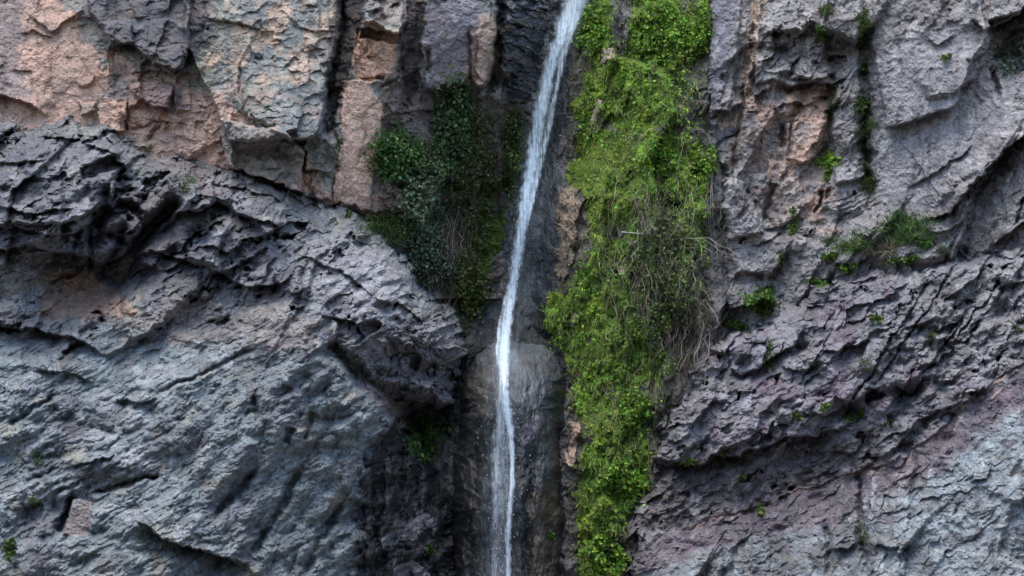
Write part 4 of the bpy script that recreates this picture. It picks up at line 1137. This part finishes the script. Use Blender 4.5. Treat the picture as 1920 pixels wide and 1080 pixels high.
# ------------------------------------------------------------------ dead twigs and stems on the green wall
def hanging(n, cx, cy, sx, sy, length, wob, r, col, out=0.35, slope=0.0):
    ls = []; rs = []; ts = []
    for i in range(n):
        x = cx + RNG.normal() * sx; y = cy + RNG.normal() * sy
        L = length * (0.5 + 0.9 * RNG.random()); m = 9
        t = np.linspace(0, 1, m)
        dx = np.cumsum(RNG.normal(size=m) * wob) + slope * L * t
        qx = x + dx; qy = y + L * t
        wv = wall(qx, qy); wv = np.where(wv > 1e5, 36.5, wv)
        # hang: follow the smoothed wall, never behind it
        d = np.minimum(wv, np.convolve(np.pad(wv, 2, 'edge'), np.ones(5) / 5, 'valid')) - 0.12 - out * RNG.random() * np.sin(math.pi * np.clip(t, 0.05, 0.95))
        ls.append(at(qx, qy, d)); rs.append(r * (0.6 + 0.8 * RNG.random()))
        ts.append(np.array(col) * (0.6 + 0.8 * RNG.random()))
    return ls, rs, np.array(ts)


def twig_thing(name, label, cat, px, py, sets, group=None):
    o, base = root_at(name, px, py, label, cat, group)
    for nm, (ls, rs, ts) in sets:
        tube_mesh(nm, [l - base for l in ls], rs, ts, TWIG, o, 4)
    return o


def branchy(px, py, ang, L, depth, r, lev=3):
    """a bare branch that forks; photo-pixel polyline segments lifted off the rock"""
    out = []
    m = 7; t = np.linspace(0, 1, m)
    a = R(ang) + np.cumsum(RNG.normal(size=m) * 0.16)
    qx = px + np.concatenate([[0], np.cumsum(np.cos(a[1:]) * L / (m - 1))]); qy = py + np.concatenate([[0], np.cumsum(np.sin(a[1:]) * L / (m - 1))])
    out.append((qx, qy, depth + 0.25 * t, r))
    if lev > 0:
        for i in range(RNG.integers(2, 4)):
            j = RNG.integers(2, m)
            out += branchy(qx[j], qy[j], math.degrees(a[j]) + RNG.choice([-1, 1]) * (25 + 35 * RNG.random()), L * (0.4 + 0.3 * RNG.random()), depth + 0.25 * t[j], r * 0.6, lev - 1)
    return out


def bare_branch(label, px, py, specs, col, group='bare branches in the dead tangle'):
    o, base = root_at('bare_branch', px, py, label, 'branch', group)
    ls = []; rs = []; ts = []
    for (x, y, ang, L, r) in specs:
        for (qx, qy, d, rr) in branchy(x, y, ang, L, 0.25, r):
            wv = wall(qx, qy); wv = np.where(wv > 1e5, 36.5, wv)
            wv = np.full(len(qx), np.median(wv)) * 0.5 + 0.5 * np.minimum(wv, np.median(wv))
            ls.append(at(qx, qy, wv - d) - base); rs.append(rr); ts.append(np.array(col) * (0.8 + 0.4 * RNG.random()))
    tube_mesh('twig', ls, rs, np.array(ts), TWIG, o, 4)


STRAW = (0.26, 0.22, 0.165); DEADB = (0.13, 0.10, 0.075); BONE = (0.42, 0.38, 0.31)
twig_thing('dead_tangle', 'brown tangle of dead hanging stems in the middle of the mossy wall', 'dead plant', 1240, 420,
           [('dry_stems', hanging(120, 1245, 470, 48, 85, 85, 5.0, 0.008, (0.15, 0.125, 0.10), 0.7)), ('pale_stems', hanging(70, 1230, 455, 44, 75, 85, 5.5, 0.007, STRAW, 0.75)), ('dark_roots', hanging(60, 1270, 560, 30, 50, 90, 3.0, 0.012, (0.05, 0.04, 0.03)))])
twig_thing('dead_tangle', 'thin dry roots trailing from the rim between the moss and the scaly outcrop', 'dead plant', 1300, 620,
           [('dry_stems', hanging(60, 1300, 610, 25, 25, 70, 4.0, 0.009, DEADB, 0.4, -0.3)), ('pale_stems', hanging(16, 1295, 600, 25, 20, 80, 4.0, 0.009, STRAW, 0.5, -0.2))])
hs = [hanging(70, 1190, 520, 60, 260, 90, 4.0, 0.008, DEADB, 0.4), hanging(50, 1180, 520, 60, 280, 80, 3.0, 0.008, (0.10, 0.12, 0.03), 0.4)]
tag(tube_mesh('undergrowth', hs[0][0] + hs[1][0], hs[0][1] + hs[1][1], np.concatenate([hs[0][2], hs[1][2]]), TWIG), 'thin brown and green stems trailing down all over the mossy wall', 'undergrowth', kind='stuff')
bush('creeper', 'sparse olive leaves mixed into the dead tangle on the mossy wall', 'plant', 1250, 500, 62, 130, 2200, (0.08, 0.115, 0.03), 6.0, 0.8, 0.85, (0.14, 0.19, 0.04), 0.25, droop=0.4, stems=14)
bare_branch('bone pale bare branch forking at the top left of the dead tangle', 1180, 440, [(1165, 435, 5, 45, 0.02), (1195, 430, 80, 40, 0.016)], BONE)
bare_branch('bone pale bare branch forking at the right edge of the dead tangle', 1255, 450, [(1250, 450, 8, 80, 0.016), (1255, 445, -35, 40, 0.013), (1262, 452, 40, 50, 0.012)], BONE)
bare_branch('short pale twig hanging above the dead tangle', 1200, 385, [(1190, 375, 60, 45, 0.012)], STRAW)
twig_thing('dead_vine', 'straight bare stem hanging from a leafy clump along the grey cliff edge', 'stem', 1335, 320,
           [('stem', hanging(2, 1335, 325, 1.5, 2, 135, 0.8, 0.02, (0.17, 0.15, 0.125), 0.1))])
twig_thing('dead_vine', 'curved thin root looping across the dark hollow under the grey cliff', 'stem', 1300, 545,
           [('stem', ([at(np.array([1275, 1295, 1315, 1335, 1350]), np.array([540, 556, 563, 563, 558]), np.full(5, 35.9)) - 0 * 1], [0.012], np.array([STRAW])))])

# ------------------------------------------------------------------ shrubs left of the falls
bush('hanging_shrub', 'tall dark green shrub hanging beside the wet dark ledges', 'shrub', 850, 225, 38, 78, 2200, DGREEN, 7.5, 0.8, 0.9, (0.06, 0.09, 0.045), 0.3, droop=0.45, stems=10)
bush('leafy_shrub', 'dense dark green shrub at the foot of the pink rock column', 'shrub', 745, 290, 50, 44, 2400, (0.08, 0.155, 0.045), 7.5, 0.8, 0.8, (0.06, 0.12, 0.03), 0.25, droop=0.3, stems=8)
bush('trailing_shrub', 'grey green trailing shrub above the outcrop shoulder', 'shrub', 790, 400, 42, 85, 2000, (0.10, 0.15, 0.075), 7, 0.8, 1.0, GREYG, 0.4, droop=0.5, stems=10)
bush('trailing_shrub', 'dusty grey green shrub drooping onto the outcrop edge beneath the trailing one', 'shrub', 810, 490, 42, 44, 1300, GREYG, 7, 0.6, 0.8, (0.05, 0.07, 0.04), 0.3, droop=0.5, stems=14, stemcol=(0.2, 0.17, 0.14))
bush('hanging_shrub', 'small sprawling dark shrub joining the dense shrub to the tall one', 'shrub', 820, 310, 44, 44, 1300, DGREEN, 7, 0.8, 0.8, (0.05, 0.085, 0.035), 0.3, droop=0.4, stems=8)
bush('dry_shrub', 'brownish half dead shrub in the shade left of the falling water', 'shrub', 890, 330, 46, 125, 2600, (0.075, 0.08, 0.035), 6.5, 0.7, 0.5, (0.085, 0.115, 0.025), 0.4, droop=0.5, stems=26, stemcol=(0.13, 0.10, 0.075))
bush('leafy_shrub', 'lit yellow green sprigs close to the falling water below the wet ledges', 'shrub', 962, 290, 18, 90, 700, (0.10, 0.15, 0.03), 7, 0.8, 0.3, (0.04, 0.06, 0.015), 0.4, droop=0.4, stems=4)
bush('leafy_shrub', 'dim mossy shrub at the bottom of the shaded wall left of the water', 'shrub', 875, 520, 40, 85, 1600, (0.08, 0.11, 0.025), 6.5, 0.8, 0.35, (0.09, 0.12, 0.02), 0.15, droop=0.4, stems=6)
bush('cushion_plant', 'low dark green cushion on the outcrop edge under the pink column', 'plant', 728, 428, 50, 30, 1500, (0.10, 0.18, 0.035), 8, 0.35, 0.9, (0.03, 0.05, 0.014), 0.4, kind='fine', stems=0)
twig_thing('dead_tangle', 'dry brown stems hanging between the trailing shrub and the mossy shade', 'dead plant', 850, 420,
           [('dry_stems', hanging(80, 850, 430, 24, 50, 90, 4.0, 0.009, DEADB)), ('pale_stems', hanging(16, 840, 420, 20, 30, 80, 4.0, 0.008, STRAW))])
bush('fern', 'green fern growing in the dark recess under the outcrop overhang', 'fern', 805, 815, 40, 48, 620, (0.085, 0.17, 0.03), 9, 0.5, 0.8, (0.05, 0.09, 0.02), 0.3, droop=0.4, stems=5)
bush('dry_tuft', 'pale straw tuft on the ledge beside the recess fern', 'grass tuft', 748, 790, 8, 22, 60, (0.2, 0.17, 0.12), 22, 0.2, 0.2, kind='grass', droop=0.7, stems=0)
TUFT = 'small plants scattered over the rocks'
for (x, y, rx, ry, n, col, kd, sz, lab) in (
        (343, 345, 24, 22, 260, (0.10, 0.125, 0.075), 'leaf', 6, 'pale grey green tuft beside the black slot on the outcrop top'),
        (281, 280, 10, 6, 90, (0.08, 0.12, 0.03), 'fine', 7, 'tiny green tuft where the outcrop meets the pink cliff'),
        (637, 268, 9, 10, 70, (0.05, 0.09, 0.025), 'leaf', 6, 'tiny green plant in the dark slot left of the pink column'),
        (655, 398, 10, 10, 80, (0.05, 0.085, 0.02), 'leaf', 6, 'little dark plant at the upper outcrop edge below the pink column'),
        (68, 855, 6, 16, 90, (0.05, 0.09, 0.03), 'fine', 9, 'thin upright green sprig on the bedded grey rock'),
        (14, 1020, 16, 22, 150, (0.07, 0.11, 0.03), 'leaf', 7, 'green plant at the lower left corner of the outcrop'),
        (58, 940, 16, 14, 90, (0.07, 0.085, 0.04), 'leaf', 6, 'dull green plant left of the pale square slab'),
        (808, 1030, 8, 10, 60, (0.06, 0.11, 0.025), 'leaf', 8, 'single green sprig on the dark wet rock foot left of the falls'),
        (1035, 1000, 5, 9, 40, (0.06, 0.12, 0.02), 'leaf', 7, 'small green sprig on the wet dome beside the lower falls')):
    bush('rock_plant', lab, 'plant', x, y, rx, ry, n, col, sz, 0.7, 0.18, None, 0, kind=kd, stems=2, group=TUFT)

# ------------------------------------------------------------------ plants on the right cliff
for (x, y, rx, ry, n, col, kd, sz, lab) in (
        (1550, 30, 15, 18, 220, (0.075, 0.105, 0.03), 'fine', 11, 'feathery green tuft at the top of the left crack in the right cliff'),
        (1535, 65, 12, 20, 160, (0.075, 0.125, 0.025), 'leaf', 7, 'soft leafy plant just under the topmost feathery tuft'),
        (1619, 38, 15, 24, 300, (0.075, 0.115, 0.025), 'fine', 10, 'round bushy green tuft at the top of the right crack'),
        (1617, 76, 10, 14, 120, (0.07, 0.13, 0.02), 'leaf', 7, 'small leafy plant beneath the round bushy tuft'),
        (1625, 128, 9, 9, 80, (0.09, 0.16, 0.02), 'leaf', 6, 'tiny bright plant lower in the right crack, above a tan streak'),
        (1557, 192, 14, 28, 220, (0.075, 0.105, 0.035), 'fine', 11, 'wispy green tuft beside the pinkish broken recess'),
        (1619, 203, 18, 18, 260, (0.065, 0.11, 0.022), 'leaf', 7, 'compact green bush halfway down the right crack'),
        (1620, 248, 22, 30, 380, (0.06, 0.095, 0.025), 'fine', 12, 'fuzzy dark green plant below the compact bush in the right crack'),
        (1630, 332, 16, 34, 320, (0.06, 0.085, 0.025), 'fine', 12, 'lowest fuzzy green plant of the right crack'),
        (1548, 296, 25, 18, 300, BRIGHT, 'leaf', 8, 'brightest leafy plant hanging below the pinkish recess'),
        (1552, 330, 12, 26, 160, (0.10, 0.17, 0.03), 'leaf', 7, 'thin trailing leaves under the brightest leafy plant'),
        (1775, 106, 8, 8, 60, (0.07, 0.12, 0.025), 'leaf', 6, 'lone tiny plant on the broad smooth grey face'),
        (1898, 108, 34, 36, 420, (0.075, 0.10, 0.07), 'leaf', 7, 'grey green shrub on the ledge below the black overhang'),
        (1693, 432, 58, 28, 1100, (0.085, 0.15, 0.04), 'fine', 12, 'largest bushy green shrub on the ledge of the right cliff'),
        (1592, 455, 42, 24, 620, (0.08, 0.135, 0.03), 'fine', 11, 'second green shrub on the ledge, left of the straw coloured grass'),
        (1545, 482, 26, 7, 160, (0.095, 0.165, 0.025), 'leaf', 7, 'line of bright leaves below the second ledge shrub'),
        (1728, 455, 14, 13, 150, (0.085, 0.16, 0.025), 'leaf', 7, 'leafy sprig in front of the largest ledge shrub'),
        (1755, 462, 20, 14, 150, (0.075, 0.10, 0.05), 'fine', 8, 'dull thin tuft at the right end of the ledge shrubs'),
        (1430, 562, 40, 22, 460, (0.10, 0.18, 0.03), 'leaf', 8, 'wide bright leafy plant on the lip above the scaly outcrop'),
        (1385, 605, 24, 10, 160, (0.085, 0.15, 0.03), 'leaf', 7, 'low leaves trailing left below the wide bright plant'),
        (1485, 415, 12, 24, 130, (0.075, 0.125, 0.025), 'leaf', 7, 'vertical string of leaves in the crack under the pale tan face'),
        (1460, 480, 8, 24, 90, (0.07, 0.11, 0.025), 'leaf', 6, 'sparse leaves in the crack above the wide bright plant'),
        (1535, 530, 18, 8, 130, (0.10, 0.17, 0.025), 'leaf', 6, 'short row of leaves along the upper rim of the scaly outcrop'),
        (1585, 500, 22, 8, 140, (0.095, 0.155, 0.025), 'leaf', 6, 'row of leaves on the outcrop rim below the second ledge shrub'),
        (1690, 484, 30, 7, 160, (0.09, 0.155, 0.025), 'leaf', 7, 'low leaves along the foot of the largest ledge shrub'),
        (1642, 602, 14, 9, 100, (0.075, 0.12, 0.025), 'leaf', 6, 'small green patch in the middle of the scaly outcrop'),
        (1752, 632, 12, 14, 110, (0.065, 0.095, 0.025), 'fine', 7, 'olive tuft on the outcrop between two straight joints'),
        (1628, 690, 18, 20, 160, (0.06, 0.08, 0.025), 'fine', 7, 'dull olive plant in the middle of the scaly outcrop, near its dark hollows'),
        (1440, 676, 9, 26, 120, (0.075, 0.115, 0.03), 'leaf', 6, 'leaves in the vertical crack beside the smooth rounded slab'),
        (1592, 782, 9, 8, 60, (0.085, 0.16, 0.025), 'leaf', 7, 'tiny bright plant inside the larger dark hollow'),
        (1614, 776, 5, 10, 50, (0.08, 0.15, 0.025), 'leaf', 6, 'tiny upright plant at the right side of the larger dark hollow'),
        (1548, 762, 9, 8, 60, (0.085, 0.16, 0.025), 'leaf', 6, 'tiny bright plant left of the larger dark hollow'),
        (1493, 782, 9, 10, 70, (0.06, 0.10, 0.02), 'leaf', 6, 'small dark green plant above the low overhang'),
        (1662, 792, 16, 10, 100, (0.085, 0.10, 0.04), 'fine', 7, 'dry green tuft on the ledge right of the larger dark hollow'),
        (1352, 858, 8, 11, 70, (0.075, 0.12, 0.02), 'leaf', 6, 'small plant hanging at the edge of the low overhang'),
        (1393, 895, 6, 7, 40, (0.075, 0.125, 0.02), 'leaf', 6, 'lone plant on the dark face beneath the low overhang'),
        (1427, 956, 7, 13, 90, (0.085, 0.12, 0.02), 'leaf', 6, 'yellow green plant just above the purple band of rock'),
        (1612, 1000, 16, 22, 260, (0.045, 0.065, 0.018), 'fine', 6, 'dark mossy cushion in the crack low on the pale rock'),
        (1916, 612, 18, 14, 130, (0.085, 0.10, 0.05), 'fine', 8, 'pale dry tuft by the straight joints at the far right'),
        (1287, 868, 16, 7, 90, (0.09, 0.14, 0.02), 'leaf', 7, 'leaves on the dark lip where the moss meets the low overhang')):
    bush('cliff_plant', lab, 'plant', x, y, rx, ry, n, col, sz, 0.75, 0.3, None, 0, kind=kd, stems=3, group='plants growing on the right cliff')
bush('dry_tuft', 'straw coloured dry grass in front of the ledge shrubs', 'grass tuft', 1660, 458, 18, 26, 160, (0.27, 0.235, 0.15), 26, 0.2, 0.35, kind='grass', droop=0.6, stems=0)
bush('dry_tuft', 'smaller dry grass tuft hanging below the straw coloured grass', 'grass tuft', 1658, 484, 14, 14, 90, (0.24, 0.21, 0.14), 18, 0.2, 0.3, kind='grass', droop=0.8, stems=0)

# ================================================================== falling water
WP = np.array([(-200, 1150, 90), (-60, 1105, 80), (0, 1084, 64), (40, 1062, 54), (110, 1041, 50), (190, 1022, 50), (240, 1011, 46), (300, 999, 46), (370, 987, 36), (430, 977, 33), (510, 964, 32), (580, 951, 31), (640, 943, 32), (700, 943, 32), (770, 949, 38), (850, 955, 46), (930, 949, 46), (1000, 944, 40), (1080, 942, 36), (1250, 940, 40)], float)
yy = np.arange(-200, 1250, 4.0)
cxs = np.interp(yy, WP[:, 0], WP[:, 1]); wds = np.interp(yy, WP[:, 0], WP[:, 2])
ker = np.ones(15) / 15
sm = lambda v: np.convolve(np.pad(v, 7, 'edge'), ker, 'valid')
cxs, wds = sm(cxs), sm(wds)
wd_ = np.min([wall(cxs + o, yy) for o in (-16, -8, 0, 8, 16)], axis=0)
wd_ = np.minimum(wd_, sm(wd_))
dep = sm(wd_) - 0.18
er = np.min([np.roll(wd_, k_) for k_ in range(-9, 10)], axis=0)
dep = sm(sm(er)) - 0.12


def ribbon(pts, dens, seed, lift=0.0, nu=26, coarse=1.0, soft=0.7):
    """one flowing sheet: pts (y, x, width); returns points, quads and how much water there is at each point"""
    p = np.array(pts, float)
    ys = np.arange(p[0, 0], p[-1, 0] + 1, 3.0)
    k9 = np.ones(11) / 11
    smo = lambda v: np.convolve(np.pad(v, 5, 'edge'), k9, 'valid')
    x = smo(np.interp(ys, p[:, 0], p[:, 1])) + 1.6 * fbm(ys, ys * 0 + seed, 50, 3, seed)
    w_ = smo(np.interp(ys, p[:, 0], p[:, 2])) * (1 + 0.15 * fbm(ys, ys * 0 + seed, 30, 3, seed + 1))
    u = np.linspace(-1, 1, nu)
    X = x[:, None] + u[None] * w_[:, None] * 0.85
    Yy = ys[:, None] + 0 * X
    d = np.interp(ys, yy, dep)[:, None] - lift - 0.10 * np.sqrt(np.clip(1 - u ** 2, 0, 1))[None] - 0.05 * fbm(X * 1.5, Yy * 0.15, 12, 3, seed + 2)
    st = fbm(X * 3.0 + 2 * fbm(X, Yy, 40, 2, seed + 6), Yy * 0.16, 11, 3, seed + 3) + 0.7 * fbm(X * 2.2, Yy * 0.6, 9 * coarse, 3, seed + 4)
    edge = np.abs(u)[None] + 0.6 * fbm(X * 0.3 + 50 * np.sign(u)[None], Yy, 16, 4, seed + 5)
    al = dens * (1 - sstep(1 - soft, 1.0, edge)) * np.clip(0.9 + 1.3 * st, 0.03, 1.25)
    al = al * np.interp(ys, [0, 230, 330, 640, 740], [0.75, 0.82, 1.0, 1.0, 0.85])[:, None]
    e = np.minimum(np.arange(len(ys)), np.arange(len(ys))[::-1]) / 12.0
    al = np.clip(al * np.clip(e, 0, 1)[:, None], 0, 1)
    m, n_ = X.shape
    ix = np.arange(m * n_).reshape(m, n_)
    q_ = np.stack([ix[:-1, :-1], ix[1:, :-1], ix[1:, 1:], ix[:-1, 1:]], -1).reshape(-1, 4)
    return at(X, Yy, d).reshape(-1, 3), q_, al.ravel()


wf = bpy.data.objects.new('waterfall', None); COL.objects.link(wf)
wb = at(943, 1080, float(np.interp(1080, yy, dep))); wf.location = wb
tag(wf, 'thin white waterfall dropping over the wet dome between the mossy walls', 'waterfall')


def water_part(name, rib):
    V, Q, A_ = rib
    me = mesh_np(name, V - wb, Q)
    a_ = me.attributes.new('water', 'FLOAT', 'POINT'); a_.data.foreach_set('value', A_.astype(np.float32))
    me.polygons.foreach_set('use_smooth', np.ones(len(Q), bool))
    return link(name, me, WATER, wf)


M1 = [(-200, 1150, 44), (-60, 1108, 40), (0, 1081, 32), (40, 1061, 25), (110, 1036, 20), (190, 1016, 19), (240, 1009, 21), (300, 998, 21), (370, 987, 18), (430, 978, 16), (510, 965, 15), (580, 954, 15), (640, 946, 15), (700, 944, 15)]
water_part('main_stream', ribbon(M1, 1.0, 11))
water_part('main_stream', ribbon([(y, x + 1, w_ * 0.72) for y, x, w_ in M1], 1.0, 12, 0.10))
water_part('side_stream', ribbon([(0, 1095, 12), (60, 1070, 11), (110, 1055, 10), (170, 1043, 8), (240, 1029, 8), (300, 1014, 9), (370, 999, 7), (440, 986, 5)], 0.85, 13, 0.12, 12))
water_part('side_stream', ribbon([(570, 943, 3), (610, 936, 5), (650, 933, 6), (700, 936, 6)], 0.85, 14, 0.10, 10))
L1 = [(620, 947, 12), (660, 944, 16), (700, 945, 13), (740, 946, 13), (790, 954, 12), (830, 960, 8), (880, 961, 8), (940, 957, 9), (1000, 953, 8.5), (1080, 953, 8), (1250, 952, 8)]
water_part('lower_stream', ribbon(L1, 1.0, 15, 0.06, 18))
water_part('lower_stream', ribbon([(y, x, w_ * 0.7) for y, x, w_ in L1], 0.9, 16, 0.14, 14))
water_part('splash', ribbon([(630, 945, 16), (650, 946, 34), (668, 950, 40), (690, 950, 34), (720, 948, 20)], 0.22, 21, 0.16, 24, 0.7, 0.9))
water_part('lacy_stream', ribbon([(690, 942, 14), (770, 939, 15), (820, 934, 15), (870, 930, 13), (930, 931, 11), (1000, 929, 9), (1080, 927, 8), (1250, 925, 8)], 0.45, 17, 0.05, 20, 0.6))
water_part('lacy_stream', ribbon([(720, 950, 18), (800, 948, 22), (860, 946, 22), (930, 944, 18), (1080, 940, 15), (1250, 940, 14)], 0.22, 18, 0.03, 24, 0.7))
water_part('thin_veil', ribbon([(-200, 1150, 80), (0, 1083, 60), (110, 1040, 46), (240, 1010, 46), (400, 990, 50), (520, 975, 52), (640, 955, 60), (700, 950, 60)], 0.08, 19, 0.0, 30, 2.0, 0.9))
water_part('thin_veil', ribbon([(660, 948, 60), (760, 945, 50), (900, 935, 46), (1080, 925, 50), (1250, 920, 50)], 0.12, 20, 0.0, 30, 1.5, 0.9))
# spray drops
n = 2000
yd = -100 + 1250 * RNG.random(n); ud = RNG.normal(size=n) * np.where(RNG.random(n) < 0.6, 0.5, 0.9)
xd = np.interp(yd, yy, cxs) + ud * np.interp(yd, yy, wds) * 0.62
Pd = at(xd, yd, np.interp(yd, yy, dep) - 0.05 - 0.4 * RNG.random(n)) - wb
rd = 0.004 + 0.009 * RNG.random(n) ** 3
oc = np.array([(1, 0, 0), (-1, 0, 0), (0, 1, 0), (0, -1, 0), (0, 0, 1.6), (0, 0, -1.6)], float)
of = np.array([(0, 2, 4), (2, 1, 4), (1, 3, 4), (3, 0, 4), (2, 0, 5), (1, 2, 5), (3, 1, 5), (0, 3, 5)])
Vd = (Pd[:, None] + rd[:, None, None] * oc[None]).reshape(-1, 3)
Fd = (np.arange(n)[:, None, None] * 6 + of[None]).reshape(-1, 3)
sm_ = mesh_np('spray', Vd, Fd)
a = sm_.attributes.new('water', 'FLOAT', 'POINT'); a.data.foreach_set('value', np.full(len(Vd), 0.8, np.float32))
link('spray', sm_, WATER, wf)
